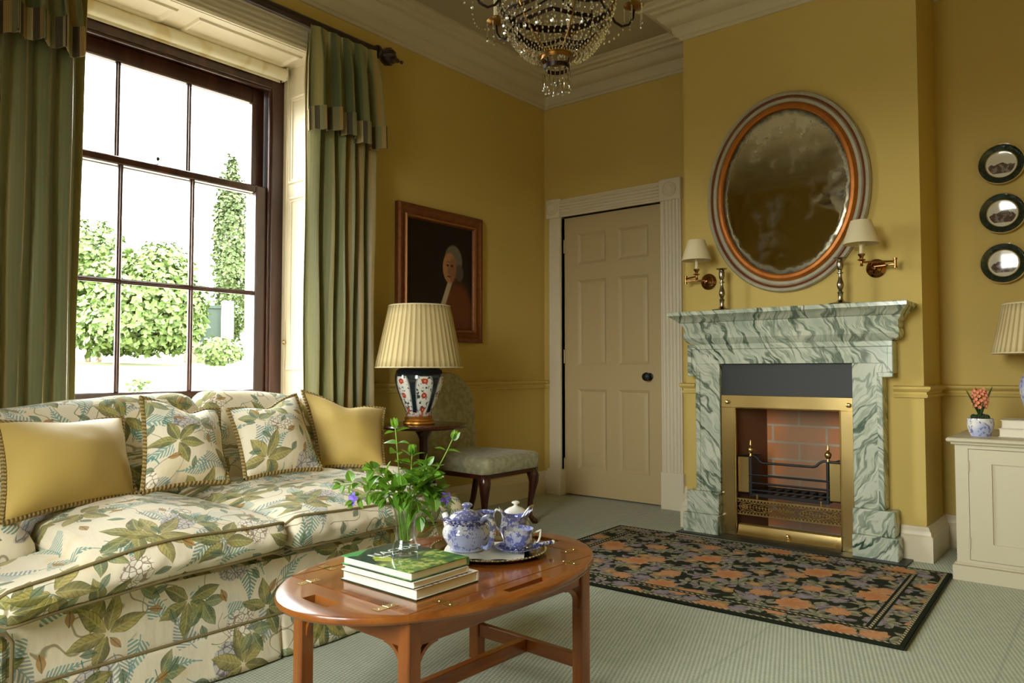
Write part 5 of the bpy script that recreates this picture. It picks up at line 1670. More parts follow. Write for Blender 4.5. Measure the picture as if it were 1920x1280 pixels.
# ---- brass grate insert
gr = thing('fire_grate', 'brass and iron register grate filling the fireplace opening', 'fire grate', (FC, -.45, .007))
GX0, GX1 = 1.6165, 2.3135
yf_ = -.492
MB().box(1.6165, 2.3135, -.487, -.478, .775, .953).build('register_plate', M_PLATE, gr)
b = MB()
b.box(GX0, GX0 + .080, yf_ - .010, yf_ + .012, .007, .712, .002); b.box(GX1 - .062, GX1, yf_ - .010, yf_ + .012, .007, .712, .002); b.box(GX0, GX1, yf_ - .010, yf_ + .012, .712, .780, .002)
for x in (GX0 + .080, GX1 - .062): b.tube([(x, yf_ - .008, .01), (x, yf_ - .008, .712)], .005, 8)
b.tube([(GX0 + .08, yf_ - .008, .712), (GX1 - .062, yf_ - .008, .712)], .005, 8)
b.build('brass_frame', M_BRASS, gr)
ix0, ix1 = GX0 + .080, GX1 - .062
for x in (GX0 + .040, GX1 - .018): MB().lathe([(.006, -.012), (.005, 0), (.010, .006), (.012, .014), (.008, .022), (0, .024)], x, yf_ - .010, .742, 12, 'y').build('frame_stud', M_BRASS, gr)
# fire box: brick back, iron cheeks
MB().box(1.617, 2.313, -.165, -.15, 0.0075, .95).build('fireback', M_BRICK, gr, sharp=None)
b = MB()
for x0_, x1_, q in ((ix0 - .02, ix0, 1), (ix1, ix1 + .02, -1)):
    b.add([(x0_ if q > 0 else x1_, yf_ + .012, .007), (ix0 + .055 if q > 0 else ix1 - .055, -.166, .007), (ix0 + .055 if q > 0 else ix1 - .055, -.166, .78), (x0_ if q > 0 else x1_, yf_ + .012, .78)], [(0, 1, 2, 3)])
b.add([(GX0, yf_ + .012, .772), (GX1, yf_ + .012, .772), (GX1, -.166, .772), (GX0, -.166, .772)], [(0, 1, 2, 3)])
M_CHEEK = Mat('brown_fireclay', rgb(120, 78, 48), .9)
b.build('cheek', M_CHEEK, gr, sharp=None)
# hob plates with brass fronts
for x0_, x1_ in ((ix0, ix0 + .070), (ix1 - .068, ix1)):
    o = MB().box(x0_, x1_, -.470, -.300, .240, .440, .003).build('hob', M_BLACK, gr)
    MB().box(x0_ + .003, x1_ - .003, -.476, -.470, .246, .440, .002).build('hob_plate', M_BRASS, o)
bx0, bx1 = ix0 + .070, ix1 - .068
b = MB()
top = [(bx0, -.470, .446), (bx0 + .028, -.470, .446), (bx0 + .045, -.475, .436), (bx0 + .060, -.478, .420), (bx0 + .075, -.480, .414), (bx1 - .075, -.480, .414), (bx1 - .060, -.478, .420), (bx1 - .045, -.475, .436), (bx1 - .028, -.470, .446), (ix1, -.470, .446)]
b.tube(top, .0065, 8)
for z in (.345, .300, .262): b.tube([(bx0 - .005, -.474, z), (bx1 + .005, -.474, z)], .0055, 8)
for x in (bx0 + .006, bx1 - .006): b.box(x - .006, x + .006, -.478, -.466, .235, .446)
for x in [bx0 + (bx1 - bx0) * k / 9 for k in range(10)]: b.box(x - .005, x + .005, -.466, -.20, .232, .244)
b.box(bx0, bx1, -.474, -.462, .226, .246, .002); b.box(bx0, bx1, -.215, -.20, .226, .246, .002)
b.build('fire_basket', M_BLACK, gr)
for x in (bx0 + .006, bx1 - .002):
    MB().lathe([(0, 0), (.010, 0), (.007, .008), (.006, .014), (.012, .020), (.017, .032), (.016, .042), (.009, .050), (.005, .054), (.008, .060), (.005, .070), (.003, .084), (0, .092)], x, -.472, .446, 16).build('finial', M_BRASS, gr, sharp=40)
# pierced brass fret
def fret():
    b = MB(); z0, z1, x0_, x1_ = .124, .214, ix0, ix1; y = -.486
    def bar(a, c, r=.0035): b.tube([(a[0], y, a[1]), (c[0], y, c[1])], r, 6)
    b.box(x0_, x1_, y - .004, y + .004, z0, z0 + .008); b.box(x0_, x1_, y - .004, y + .004, z1 - .008, z1)
    n = 30
    for k in range(n + 1):
        x = lerp(x0_, x1_, k / n)
        for za in (z0, z1 - .022): b.box(x - .004, x + .004, y - .003, y + .003, za, za + .022)
    b.box(x0_, x1_, y - .003, y + .003, z0 + .018, z0 + .023); b.box(x0_, x1_, y - .003, y + .003, z1 - .023, z1 - .018)
    zm = (z0 + z1) / 2
    def circ(cx, r, sx=1.0): b.tube([(cx + r * sx * cos(2 * pi * k / 20), y, zm + r * sin(2 * pi * k / 20)) for k in range(21)], .003, 6, cap=False)
    for cx in (x0_ + .035, x1_ - .035): circ(cx, .020); circ(cx, .009); bar((cx - .03, zm), (cx + .03, zm)); bar((cx, zm - .022), (cx, zm + .022))
    for c0, s in ((FC - .150, 1), (FC + .150, -1)):
        circ(c0, .021, 3.6)
        for k in range(-4, 5):
            cx = c0 + k * .017
            b.tube([(cx + .011 * cos(t) * s, y, zm + .013 * sin(t) * (1 if k % 2 else -1)) for t in [pi * 1.4 * q / 10 for q in range(11)]], .0028, 6)
    for k in range(-2, 3):
        bar((FC + k * .020 - .014, zm - .016), (FC + k * .020 + .014, zm + .016)); bar((FC + k * .020 + .014, zm - .016), (FC + k * .020 - .014, zm + .016))
    bar((x0_, zm), (x1_, zm), .0022)
    b.build('pierced_fret', M_BRASS, gr, sharp=40)
fret()
for x in (bx0 + .04, bx1 - .04): MB().box(x - .004, x + .004, -.478, -.470, .214, .240, .001).build('fret_support', M_BRASS, gr)
b = MB()
b.loft([[(x, -.478, .008), (x, -.520, .008), (x, -.522, .018), (x, -.512, .030), (x, -.500, .046), (x, -.494, .070), (x, -.486, .078), (x, -.478, .078)] for x in (ix0 + .012, ix1)])
dr = b.build('ash_drawer', M_BRASS, gr, sharp=25)
MB().lathe([(.004, -.004), (.004, .010), (.009, .014), (.011, .020), (.008, .027), (0, .029)], FC + .02, -.506, .046, 14, 'y').build('knob', M_BRASS, dr)
MB().box(ix0 - .01, ix1 + .01, -.46, -.17, .0075, .012).build('ash_floor', M_BLACK, gr)

# ================================================================== MIRROR
MX, MZ = 1.966, 1.888
mr = thing('oval_mirror', 'large oval foxed mirror in a grey and gilt frame above the mantel', 'mirror', (MX, CHF - .010, MZ))
A, B_ = .345, .452
def oval_ring(prof, mat, nm, n=96):
    loops = []
    for k in range(n + 1):
        t = 2 * pi * k / n; cx, sz = cos(t), sin(t)
        nx, nz_ = cx * B_, sz * A; l = sqrt(nx * nx + nz_ * nz_); nx /= l; nz_ /= l
        loops.append([(MX + A * cx + nx * o, CHF - h, MZ + B_ * sz + nz_ * o) for o, h in prof])
    return MB().loft(loops, cap=False).build(nm, mat, mr, sharp=30)
M_GREYP = Mat('grey_distressed_paint', rgb(172, 164, 140), .6)
_p = M_GREYP.tc(); M_GREYP.col(mix(noise(_p, 18, 4, .65), rgb(142, 136, 116), rgb(190, 182, 158)))
M_ORG = Mat('orange_gilt', rgb(184, 106, 32), .4, .45)
_p = M_ORG.tc(); M_ORG.col(mix(noise(_p, 20, 4, .6), rgb(150, 76, 22), rgb(200, 126, 44)))
M_REDB = Mat('red_bole', rgb(124, 66, 36), .5, .2)
oval_ring([(-.004, .012), (-.002, .030), (.006, .036), (.020, .034), (.034, .022), (.038, .014), (.036, .003), (-.004, .003)], M_ORG, 'gilt_inner_frame')
oval_ring([(.036, .003), (.036, .020), (.040, .024), (.052, .026), (.060, .018), (.062, .003)], M_GREYP, 'grey_frame')
oval_ring([(.060, .003), (.060, .020), (.066, .026), (.073, .020), (.074, .003)], M_REDB, 'red_frame_line')
oval_ring([(.072, .003), (.072, .024), (.078, .030), (.088, .028), (.095, .016), (.096, .002)], M_GREYP, 'outer_frame')
b = MB(); n = 96
V = [(MX, CHF - .013, MZ)]; F = []
for rr, h in ((.5, .013), (.90, .013), (.945, .0135), (1.0, .011)):
    V += [(MX + A * rr * cos(2 * pi * k / n), CHF - h, MZ + B_ * rr * sin(2 * pi * k / n)) for k in range(n)]
for k in range(n): F.append((0, 1 + k, 1 + (k + 1) % n))
for r in range(3):
    for k in range(n): F.append((1 + r * n + k, 1 + (r + 1) * n + k, 1 + (r + 1) * n + (k + 1) % n, 1 + r * n + (k + 1) % n))
b.add(V, F); b.build('mirror_glass', M_MIRROR, mr, sharp=15)
mr.rotation_euler = (radians(.6), 0, 0); mr.location.y -= .006

# ================================================================== WALL SCONCES
def sconce(px, side, label, shx):
    r = thing('wall_sconce', label, 'wall lamp', (px, CHF, 1.432))
    MB().lathe([(0, .001), (.046, .001), (.047, .006), (.040, .010), (.036, .014), (.030, .016), (.027, .014), (.012, .024), (.010, .050), (0, .052)], px, CHF, 1.432, 32, 'y').build('backplate', M_COPPER, r, sharp=30)
    hx = px + side * .105; hy = CHF - .085; z = 1.436
    b = MB()
    b.tube([(px, CHF - .045, z), (hx, hy, z)], .0055, 10)
    b.build('swing_arm', M_COPPER, r)
    MB().lathe([(0, -.018), (.0095, -.018), (.0095, -.012), (.007, -.010), (.007, .022), (.0095, .024), (.0095, .030), (0, .030)], hx, hy, z, 14).build('swivel', M_COPPER, r)
    ey = CHF - .150
    b = MB(); b.tube([(hx, hy, z + .014), (shx, ey, z + .014)], .0050, 10); b.build('swing_arm', M_COPPER, r)
    z2 = z + .014
    MB().lathe([(0, -.020), (.008, -.020), (.006, -.008), (.006, .004), (.018, .010), (.019, .013), (.008, .016), (.010, .028), (.016, .034), (.017, .040), (.013, .042), (0, .042)], shx, ey, z2, 18).build('candle_socket', M_COPPER, r, sharp=40)
    MB().lathe([(0, .04), (.0095, .04), (.0095, .105), (0, .105)], shx, ey, z2, 16).build('candle_tube', M_CREAMSHADE, r)
    MB().lathe([(.083, .090), (.084, .092), (.047, .206), (.045, .206), (.081, .090), (.083, .090)], shx, ey, z2, 40).build('shade', M_CREAMSHADE, r, sharp=30)
sconce(1.520, -1, 'brass swing arm sconce with cream shade near the door end of the mantel', 1.514)
sconce(2.418, 1, 'brass swing arm sconce with cream shade near the right chimney corner', 2.386)

# ================================================================== CANDLESTICKS
def candlestick(x, y, label):
    r = thing('candlestick', label, 'candlestick', (x, y, 1.247))
    b = [(0, 0), (.060, 0), (.062, .003), (.058, .008), (.040, .012), (.022, .017), (.013, .024), (.011, .034), (.013, .058), (.016, .064), (.010, .068), (.008, .074), (.014, .086), (.017, .098), (.016, .110), (.010, .130), (.0075, .148), (.008, .156), (.015, .160), (.015, .164), (.008, .168), (.008, .176)]
    MB().lathe(b, x, y, 1.247, 28).build('stem', M_PEWTER, r, sharp=35)
    MB().lathe([(.008, .174), (.013, .182), (.016, .196), (.016, .218), (.013, .228), (.030, .236), (.031, .239), (.012, .238), (.011, .210), (0, .208)], x, y, 1.247, 28).build('socket', M_PEWTER, r, sharp=35)
candlestick(1.650, -.55, 'old silver candlestick at the door end of the mantel shelf')
candlestick(2.277, -.55, 'old silver candlestick at the cabinet end of the mantel shelf')

# ================================================================== WALL PLATES
for i, (z, lab) in enumerate(((1.964, 'topmost of three green rimmed plates on the wall'), (1.713, 'middle one of three green rimmed plates on the wall'), (1.459, 'lowest of three green rimmed plates above the cabinet'))):
    o = MB().lathe([(0, .020), (.060, .020), (.066, .021), (.070, .026), (.100, .034), (.104, .035), (.104, .033), (.098, .030), (.066, .014), (.050, .006), (0, .006)], 2.916, -.001, z, 64, 'y').build('wall_plate', plate_mat(i + 1.0), loc=(2.916, -.001, z), sharp=40)
    tag(o, lab, 'plate')

# ================================================================== RUG
ru = MB().box(-.845, .845, -.5625, .5625, 0, .010, .003).build('rug', M_RUG, loc=(0, 0, 0))
ru.location = (1.927, -1.222, .0008); ru.rotation_euler = (0, 0, radians(1.7))
tag(ru, 'dark needlepoint rug with orange and grey flowers before the hearth', 'rug')
for s in (-1, 1):
    o = MB().box(s * .845, s * .850, -.562, .562, .001, .008, .002).build('binding', Mat('dark_rug_binding', rgb(44, 46, 34), .95), None, loc=(0, 0, 0)); o.parent = ru

# ================================================================== CABINET, HYACINTH, BOOKS, LAMP
cx0, cx1, cyf = 2.782, 3.985, -.685
cb = thing('cabinet', 'pale painted low cabinet with panelled doors beside the chimney', 'cabinet', ((cx0 + cx1) / 2, -.36, 0))
b = MB()
b.box(cx0, cx0 + .022, cyf, -.035, .075, .600); b.box(cx1 - .022, cx1, cyf, -.035, .075, .600)
b.box(cx0, cx1, -.05, -.035, .075, .600); b.box(cx0 + .022, cx1 - .022, cyf + .02, -.05, .075, .095)
b.box(cx0 + .022, cx0 + .050, cyf, cyf + .02, .075, .600); b.box(cx1 - .050, cx1 - .022, cyf, cyf + .02, .075, .600)
b.box(cx0 + .05, cx1 - .05, cyf, cyf + .02, .575, .600); b.box(cx0 + .05, cx1 - .05, cyf, cyf + .02, .075, .092)
b.build('carcass', M_CAB, cb)
b = MB().box(cx0 - .016, cx1 + .01, cyf - .018, -.035, 0, .066, .003); b.box(cx0 - .010, cx1 + .005, cyf - .012, -.035, .066, .078, .005)
b.build('plinth', M_CAB, cb)
b = MB().box(cx0 - .030, cx1 + .012, cyf - .034, -.033, .604, .622, .006); b.box(cx0 - .014, cx1, cyf - .016, -.035, .592, .606, .004)
b.build('worktop', M_CAB, cb)
dw = (cx1 - cx0 - .104) / 2
for k in range(2):
    a = cx0 + .052 + k * (dw + .002); e = a + dw - .002
    b = MB()
    z0_, z1_ = .094, .573; s_ = .085
    b.box(a, a + s_, cyf - .002, cyf + .018, z0_, z1_); b.box(e - s_, e, cyf - .002, cyf + .018, z0_, z1_)
    b.box(a + s_, e - s_, cyf - .002, cyf + .018, z0_, z0_ + .075); b.box(a + s_, e - s_, cyf - .002, cyf + .018, z1_ - .060, z1_)
    b.box(a + s_, e - s_, cyf + .006, cyf + .014, z0_ + .07, z1_ - .055)
    o = b.build('cabinet_door', M_CAB, cb)
    for z in (.165, .500): MB().tube([((a - .002 if k == 0 else e + .002), cyf - .003, z - .025), ((a - .002 if k == 0 else e + .002), cyf - .003, z + .025)], .0045, 8).build('butt_hinge', M_CAB, o)
    MB().lathe([(.005, 0), (.005, .012), (.012, .018), (.012, .024), (0, .028)], (e - .04 if k == 0 else a + .04), cyf - .002, .36, 14, 'y').build('knob', M_BRASS, o)
ZC = .622
hx, hy = 2.862, -.530
hp_ = thing('hyacinth_pot', 'apricot hyacinth growing in a blue and white china pot', 'potted plant', (hx, hy, ZC))
MB().lathe([(0, 0), (.038, 0), (.040, .006), (.046, .018), (.0525, .040), (.054, .056), (.052, .070), (.053, .076), (.052, .080), (.047, .080), (.046, .074), (0, .070)], hx, hy, ZC, 40).build('pot', M_DELFT, hp_, sharp=40)
b = MB()
rnd = random.Random(4)
for k in range(26):
    a = rnd.uniform(0, 2 * pi); r = rnd.uniform(0, .036)
    b.ball((hx + r * cos(a), hy + r * sin(a), ZC + .078 + rnd.uniform(0, .010)), rnd.uniform(.008, .014), 7, 5)
b.build('moss', M_MOSS, hp_, sharp=None)
MB().tube([(hx, hy, ZC + .08), (hx, hy, ZC + .14), (hx - .002, hy, ZC + .205)], .0055, 8).build('stem', M_HYLEAF, hp_)
b = MB()
for a, ln, sp_, w in ((.5, .150, .36, .012), (3.8, .135, .46, .009), (2.2, .085, .5, .009), (5.2, .075, .45, .010), (1.3, .07, .6, .009), (4.4, .09, .25, .009)):
    d = Vector((cos(a), sin(a), 0))
    pts = [Vector((hx, hy, ZC + .075)) + d * (ln * sp_ * t ** 1.2) + Vector((0, 0, ln * t)) for t in [k / 8 for k in range(9)]]
    b.tube(pts, [w * (.5 + .5 * sin(pi * min(.98, .15 + .8 * k / 8))) * (1 if k < 8 else .2) for k in range(9)], 8, flat=.35)
b.build('leaves', M_HYLEAF, hp_, sharp=None)
b = MB()
for k in range(60):
    h = (k + .5) / 60; a = k * 2.39996
    z = ZC + .128 + h * .082; rr = .026 * (sin(pi * (.18 + .72 * h)) ** .6)
    c = Vector((hx + rr * cos(a), hy + rr * sin(a), z)); d = Vector((cos(a), sin(a), rnd.uniform(-.1, .3))).normalized()
    o1 = d.orthogonal().normalized()
    for q in range(6):
        an = q * pi / 3; dd = (o1 * cos(an) + d.cross(o1) * sin(an) + d * .35).normalized()
        leaf(b, c, dd, d, .0125, .0042, -.5)
b.build('flower_spike', M_HYA, hp_, sharp=None, flip=False)
wb = book('book', 'white book lying flat on the cabinet under another white book', 3.055, -.44, ZC + .0005, .26, .20, .038, radians(4), M_WHITEBOOK)
wb2 = book('book', 'white book on top of another by the lamp on the cabinet', 3.060, -.435, ZC + .0392, .25, .195, .036, radians(3), M_WHITEBOOK)
lx2, ly2, lz2 = 3.075, -.30, ZC
MB_ = None
l2 = thing('table_lamp', 'blue and white lamp with a pleated shade standing on the pale cabinet', 'lamp', (lx2, -.21, ZC))
ly2 = -.21
MB().lathe([(0, 0), (.062, 0), (.066, .006), (.062, .020), (.050, .026), (.050, .034), (0, .034)], lx2, ly2, ZC, 32).build('lamp_base', M_DKW, l2, sharp=40)
MB().lathe([(0, .034), (.044, .034), (.050, .06), (.072, .11), (.088, .17), (.094, .22), (.084, .265), (.060, .29), (.036, .30), (.030, .33), (0, .33)], lx2, ly2, ZC, 40).build('vase_body', M_DELFT, l2, sharp=40)
MB().lathe([(.012, .33), (.012, .35), (.006, .355), (.006, .60), (0, .60)], lx2, ly2, ZC, 12).build('lamp_stem', M_BRASS, l2)
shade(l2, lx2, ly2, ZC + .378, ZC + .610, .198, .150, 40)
# ================================================================== CHANDELIER
KX, KY = 1.845, -2.385
ch = thing('chandelier', 'crystal basket chandelier with dark arms hanging from the ceiling', 'chandelier', (KX, KY, CZ))
def cyl(r, a, z): return Vector((KX + r * cos(a), KY + r * sin(a), z))
def ringtube(b, r, z, t, n=48, flat=1): b.tube([cyl(r, 2 * pi * k / n, z) for k in range(n + 1)], t, 8, cap=False)
def band(b, r0, z0, r1, z1, n=64, th=.003):
    b.lathe([(r0, z0), (r1, z1), (r1 - th, z1), (r0 - th, z0), (r0, z0)], KX, KY, 0, n)
M_DARK = Mat('dark_bronze', rgb(44, 24, 22), .35, .6)
b = MB(); band(b, .052, 2.016, .056, 2.026); ringtube(b, .056, 2.028, .004); ringtube(b, .053, 2.014, .003)
M_DGOLD = Mat('dark_gilt_bronze', rgb(132, 92, 38), .35, .85)
b.build('lower_ring', M_DGOLD, ch)
b = MB(); band(b, .046, 1.978, .047, 1.992)
for k in range(4): b.tube([cyl(.047, k * pi / 2, 1.985), cyl(.054, k * pi / 2, 2.008)], .003, 6)
b.build('drop_ring', M_DARK, ch)
# two dark bands above the basket, scalloped
def scallop(r, z, n, amp, h):
    b = MB(); N = n * 12; loops = []
    for k in range(N + 1):
        a = 2 * pi * k / N; dz = -amp * abs(sin(a * n / 2))
        loops.append([tuple(cyl(r, a, z + dz)), tuple(cyl(r, a, z + dz + h)), tuple(cyl(r - .003, a, z + dz + h)), tuple(cyl(r - .003, a, z + dz))])
    b.loft(loops, cap=False); return b
scallop(.150, 2.120, 6, .014, .014).build('scalloped_band', M_DARK, ch, sharp=50)
scallop(.185, 2.165, 6, .026, .014).build('scalloped_band', M_DARK, ch, sharp=50)
b = MB(); band(b, .205, 2.205, .205, 2.232); b.build('upper_ring', M_DARK, ch)
# gilt ribs of the basket
for k in range(6):
    a = 2 * pi * k / 6 + .45
    pts = [cyl(r, a, z) for r, z in ((.057, 2.03), (.110, 2.062), (.160, 2.108), (.192, 2.160), (.205, 2.215), (.205, 2.30))]
    MB().tube(pts, .0032, 8).build('gilt_rib', M_DGOLD, ch)
# arms with candle cups
for k in range(6):
    a = 2 * pi * (k + .5) / 6 + .45
    pts = [cyl(r, a, z) for r, z in ((.200, 2.215), (.225, 2.180), (.252, 2.168), (.280, 2.178), (.297, 2.205), (.300, 2.235))]
    o = MB().tube(pts, .0048, 8).build('arm', M_DARK, ch)
    c = cyl(.300, a, 2.235)
    MB().lathe([(0, 0), (.012, 0), (.034, .010), (.038, .016), (.012, .014), (.010, .022), (.014, .032), (.013, .036), (0, .036)], c.x, c.y, c.z, 20).build('drip_pan', M_DGOLD, o)
    MB().lathe([(0, .034), (.011, .034), (.0105, .130), (.004, .134), (0, .150)], c.x, c.y, c.z, 12).build('candle', M_CREAMSHADE, o)
# upper stem, crown and ceiling fixing
MB().lathe([(0, 2.24), (.012, 2.24), (.012, 2.50), (.030, 2.52), (.012, 2.55), (.010, 2.78), (.050, 2.80), (.052, 2.815), (.010, 2.825), (.006, 3.06), (.05, 3.07), (.055, CZ), (0, CZ)], KX, KY, 0, 24).build('stem', M_DARK, ch, sharp=40)
for k in range(4):
    a = k * pi / 2
    MB().tube([cyl(.012, a, 2.25), cyl(.10, a, 2.235), cyl(.204, a, 2.225)], .004, 6).build('spoke', M_DARK, ch)
# crystals: pear drops on the rings and arms as parts, bead chains as one part
def drop_mesh(L, R):
    b = MB()
    b.lathe([(0, 0), (R * .35, -L * .15), (R, -L * .65), (R * .75, -L * .88), (0, -L)], 0, 0, 0, 6)
    b.lathe([(0, .006), (.0028, .003), (0, 0)], 0, 0, 0, 5)
    return b
def prism_mesh(L, R):
    b = MB()
    b.lathe([(0, 0), (R, -.004), (R * .9, -L + .008), (0, -L)], 0, 0, 0, 5)
    b.ball((0, 0, -L - .004), .0042, 6, 5)
    return b
pm = prism_mesh(.062, .0028).build('crystal_prism', M_CRYSTAL, ch, loc=(0, 0, 0), sharp=None)
dm = drop_mesh(.026, .0072).build('crystal_drop', M_CRYSTAL, ch, loc=(0, 0, 0), sharp=None)
first = {}
def put(src, p, rz):
    if src not in first: o = src; first[src] = 1
    else: o = src.copy(); COL.objects.link(o)
    o.parent = ch; o.location = p - Vector((KX, KY, CZ)); o.rotation_euler = (0, 0, rz)
for k in range(18): put(pm, cyl(.047, 2 * pi * k / 18, 1.976 - (.006 if k % 2 else 0)), k)
for k in range(6):                      # prisms under each drip pan
    a = 2 * pi * (k + .5) / 6 + .45; c = cyl(.300, a, 2.243)
    for q in range(5):
        t = 2 * pi * q / 5; put(pm, c + Vector((.034 * cos(t), .034 * sin(t), 0)), t)
for k in range(24): put(dm, cyl(.187, 2 * pi * k / 24, 2.150 - .012 * abs(sin(k * pi / 8))), k)
for k in range(18): put(dm, cyl(.152, 2 * pi * k / 18, 2.112 - .010 * abs(sin(k * pi / 6))), k)
b = MB()
def bead(p, r): b.add([p + Vector((0, 0, r * 1.5)), p + Vector((r, 0, 0)), p + Vector((0, r, 0)), p - Vector((r, 0, 0)), p - Vector((0, r, 0)), p - Vector((0, 0, r * 1.5))], [(0, 1, 2), (0, 2, 3), (0, 3, 4), (0, 4, 1), (5, 2, 1), (5, 3, 2), (5, 4, 3), (5, 1, 4)])
NS = 44
for k in range(NS):
    a = 2 * pi * k / NS
    for j in range(16):
        t = (j + .5) / 16
        r = lerp(.060, .212, t ** .72) ; z = 2.026 + .190 * t ** 1.7 - .012 * sin(pi * t)
        bead(cyl(r, a + (.5 * (j % 2)) * 2 * pi / NS * .3, z), lerp(.0034, .0062, t))
for k in range(60):
    a = 2 * pi * k / 60
    for z in (2.238, 2.252): bead(cyl(.207, a, z), .005)
for k in range(6):                      # festoons from ring to arm ends, strings to the crown
    a0 = 2 * pi * (k + .5) / 6 + .45
    for j in range(14):
        t = j / 13; bead(cyl(lerp(.05, .20, t), a0, lerp(2.81, 2.26, t) - .05 * sin(pi * t)), .005)
        a = a0 + t * 2 * pi / 6; bead(cyl(.298, a, 2.228 - .055 * sin(pi * t)), .0046)
o = b.build('crystal_beads', M_CRYSTAL, ch, sharp=None, flip=True); o['kind'] = 'stuff'

# ================================================================== GARDEN
def ground_h(x, y):
    d = -x
    return lerp(.10, 1.02, sm((d - 1.5) / 9.0)) + .02 * d * sm((d - 8) / 10) * .6 + .10 * vnoise(x * .3, y * .3, 0)
b = MB().grid(lambda u, v: (lerp(-45, -.9, u), lerp(-5.5, 45, v), ground_h(lerp(-45, -.9, u), lerp(-5.5, 45, v))), 60, 70)
g = b.build('lawn', M_LAWN, loc=(0, 0, 0), sharp=None); tag(g, 'sunlit lawn and pale gravel outside the window', 'lawn', kind='structure')
MB_g = MB().grid(lambda u, v: (lerp(-45, 40, u), lerp(-60, -5.5, v), .0), 4, 4).build('ground', M_LAWN, loc=(0, 0, 0), sharp=None); tag(MB_g, 'garden ground outside the end window', 'ground', kind='structure')
def cam_pt(px, depth, z=None):
    lat = (px - 960) / 1385 * depth
    p = Vector((3.355, -4.47, 0)) + CF * depth + CR * lat
    p.z = ground_h(p.x, p.y) if z is None else z
    return p
def shrub(name, label, cat, blobs, n, mat, ls, seed, group=None, trunk=None):
    rnd = random.Random(seed)
    base = blobs[0][0]
    root = thing(name, label, cat, (base.x, base.y, ground_h(base.x, base.y)), group=group)
    b = MB()
    for c, r in blobs:
        for _ in range(int(n * (r[0] * r[2]) / sum(q[1][0] * q[1][2] for q in blobs))):
            u = rnd.uniform(-1, 1); a = rnd.uniform(0, 2 * pi); s = sqrt(1 - u * u); k = rnd.uniform(.72, 1.08) ** .6
            d = Vector((s * cos(a), s * sin(a), u))
            p = c + Vector((d.x * r[0], d.y * r[1], d.z * r[2])) * k
            if p.z < ground_h(p.x, p.y): continue
            t = Vector((rnd.uniform(-1, 1), rnd.uniform(-1, 1), rnd.uniform(-1, .3))).normalized()
            o = d.cross(t); o = o.normalized() if o.length > .01 else Vector((1, 0, 0))
            l = ls * rnd.uniform(.6, 1.3)
            q = p + t * l
            w = o * l * .32
            m_ = p.lerp(q, .5) + d * l * .12
            b.add([p, m_ + w, q, m_ - w], [(0, 1, 2, 3)])
    b.build('foliage', mat, root, sharp=None, flip=False)
    if trunk:
        t = MB()
        for c, r in blobs[:3]:
            t.tube([(c.x, c.y, ground_h(c.x, c.y) - .05), (c.x + .05, c.y, c.z)], [.06, .03], 8)
        t.build('trunk', M_STONE if trunk == 1 else M_DKW, root)
    return root
def bl(px, d, zc, rx, rz): return (cam_pt(px, d, zc), (rx, rx, rz))
D = 13.0
k_ = D / 1385
def blp(px, py, rpx, rpy, d=D): return (cam_pt(px, d, .92 + d * ((640 - py) / 1385 + .0385)), (rpx * d / 1385, rpx * d / 1385, rpy * d / 1385))
shrub('garden_shrub', 'big sunlit rounded shrub across the gravel outside the window', 'shrub', [blp(280, 575, 95, 90), blp(200, 605, 75, 55), blp(300, 510, 58, 58), blp(325, 580, 52, 80), blp(250, 615, 115, 45), blp(240, 530, 60, 60)], 9000, M_BUSH, .13, 5)
shrub('garden_tree', 'light green leafy tree at the curtain edge of the window view', 'tree', [blp(165, 480, 62, 70, 15), blp(120, 490, 70, 90, 15), blp(185, 560, 70, 80, 15)], 4500, M_BUSH, .14, 6, trunk=1)
shrub('conifer_tree', 'tall pale green conifer outside beyond the garden gate', 'tree', [blp(432, 480, 30, 170, 19), blp(424, 430, 24, 110, 19), blp(436, 540, 26, 90, 19), blp(430, 345, 10, 60, 19)], 6500, M_CONIF, .13, 7, trunk=1)
shrub('garden_shrub', 'low round shrub in front of the green garden gate', 'shrub', [blp(412, 656, 36, 24, 11)], 700, M_BUSH, .10, 8)
shrub('garden_seedling', 'small weed standing on the gravel close to the window', 'plant', [blp(264, 722, 14, 16, 7)], 60, M_BUSH, .06, 9)
# garden wall and green gate
gp = cam_pt(394, 16.5); gp0, gp1 = cam_pt(374, 16.4), cam_pt(414, 16.6)
z_t = .92 + 16.5 * ((640 - 576) / 1385 + .0385)
gt_ = thing('garden_gate', 'faded green wooden garden gate in the wall outside', 'gate', tuple(gp))
dirv = (gp1 - gp0); dirv.z = 0; nrm = Vector((-dirv.y, dirv.x, 0)).normalized()
def slab(pa, pb, z0, z1, t):
    b = MB(); q = [pa - nrm * t, pb - nrm * t, pb + nrm * t, pa + nrm * t]
    V = [(p.x, p.y, z0) for p in q] + [(p.x, p.y, z1) for p in q]
    return b.add(V, [(3, 2, 1, 0), (4, 5, 6, 7), (0, 1, 5, 4), (1, 2, 6, 5), (2, 3, 7, 6), (3, 0, 4, 7)])
b = MB()
for k in range(6):
    a = gp0.lerp(gp1, k / 6 + .001); e = gp0.lerp(gp1, (k + 1) / 6 - .001)
    s = slab(a, e, gp.z - .1, z_t, .02); b.add(s.v, s.f)
b.build('gate_board', M_GATE, gt_, sharp=None)
s = slab(gp0, gp1, z_t - .02, z_t + .05, .05); s.build('gate_head', M_GATE, gt_, sharp=None)
w0 = cam_pt(345, 16.3); 
gw = slab(w0, gp0.lerp(w0, .04), gp.z - .2, z_t + .1, .15).build('garden_wall', M_STONE, loc=tuple(gp0), sharp=None); tag(gw, 'short rubble stone wall joining the garden gate', 'garden wall', kind='structure')
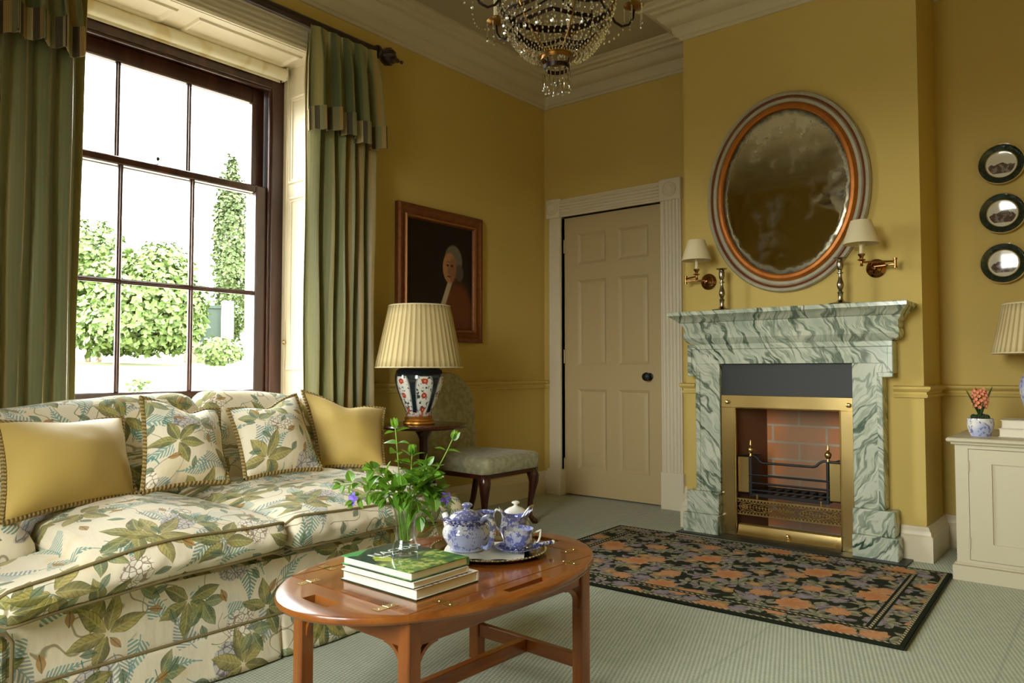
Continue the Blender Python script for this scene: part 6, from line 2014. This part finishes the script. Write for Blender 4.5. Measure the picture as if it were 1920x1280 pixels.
gw2 = slab(gp1 + (gp1 - gp0) * .03, cam_pt(436, 16.8), gp.z - .2, z_t + .15, .15).build('garden_wall', M_WHITE, loc=tuple(gp1), sharp=None); tag(gw2, 'white rendered garden wall beyond the green gate', 'garden wall', kind='structure')

# ================================================================== LIGHT
w = bpy.data.worlds.new('sky'); SC.world = w; w.use_nodes = True
nt = w.node_tree; bg = nt.nodes['Background']
tcn = nt.nodes.new('ShaderNodeTexCoord'); zz = sep(X(nt, tcn.outputs['Generated']))[2]
skyc = mix(sstep(zz, -.02, .04), (.10, .10, .08, 1), mix(sstep(zz, .04, .8), (1.28, 1.30, 1.22, 1), (.80, .84, .84, 1)))
nt.links.new(skyc.k, bg.inputs['Color']); bg.inputs['Strength'].default_value = SKY
sun = bpy.data.lights.new('sun', 'SUN'); sun.energy = SUN; sun.angle = radians(6); sun.color = (1, .93, .82)
so = bpy.data.objects.new('sun', sun); COL.objects.link(so)
sd_ = Vector((0, -.60, -.80)); so.rotation_euler = sd_.to_track_quat('-Z', 'Y').to_euler()
def portal(name, loc, rot, sx, sy):
    l = bpy.data.lights.new(name, 'AREA'); l.shape = 'RECTANGLE'; l.size = sx; l.size_y = sy
    l.cycles.is_portal = True
    o = bpy.data.objects.new(name, l); COL.objects.link(o); o.location = loc; o.rotation_euler = rot
portal('window_portal', (-.52, sum(W1) / 2, 1.65), (0, radians(-90), 0), 1.95, 1.40)
portal('window_portal', (sum(W2) / 2, RY - .52, 1.65), (radians(90), 0, 0), 1.40, 1.95)
SC.view_settings.view_transform = 'Standard'; SC.view_settings.look = 'None'
SC.view_settings.exposure = EXPO; SC.view_settings.gamma = 1.0; SC.view_settings.use_curve_mapping = False
SC.cycles.max_bounces = 10; SC.cycles.diffuse_bounces = 6; SC.cycles.glossy_bounces = 4; SC.cycles.transmission_bounces = 8; SC.cycles.transparent_max_bounces = 12
SC.cycles.caustics_reflective = False; SC.cycles.caustics_refractive = False
SC.cycles.sample_clamp_indirect = 6.0
GROUPS = {'periwinkle_sprig': 'periwinkle sprigs in the glass vase', 'wall_plate': 'green rimmed plates on the alcove wall', 'candlestick': 'silver candlesticks on the mantel shelf', 'wall_sconce': 'brass sconces flanking the mirror', 'gold_cushion': 'gold cushions on the sofa', 'floral_cushion': 'floral cushions on the sofa', 'curtain': 'green striped curtains', 'curtain_pole': 'dark wood curtain poles', 'table_lamp': 'china table lamps with pleated shades', 'garden_shrub': 'shrubs in the garden'}
for o in list(bpy.data.objects):
    if '_o' in o: del o['_o']
    st_ = o.name.split('.')[0]
    if o.parent is None and st_ in GROUPS: o['group'] = GROUPS[st_]
    if o.parent is None and st_ == 'book': o['group'] = 'books stacked on the coffee table' if o.location.y < -2 else 'white books on the cabinet'
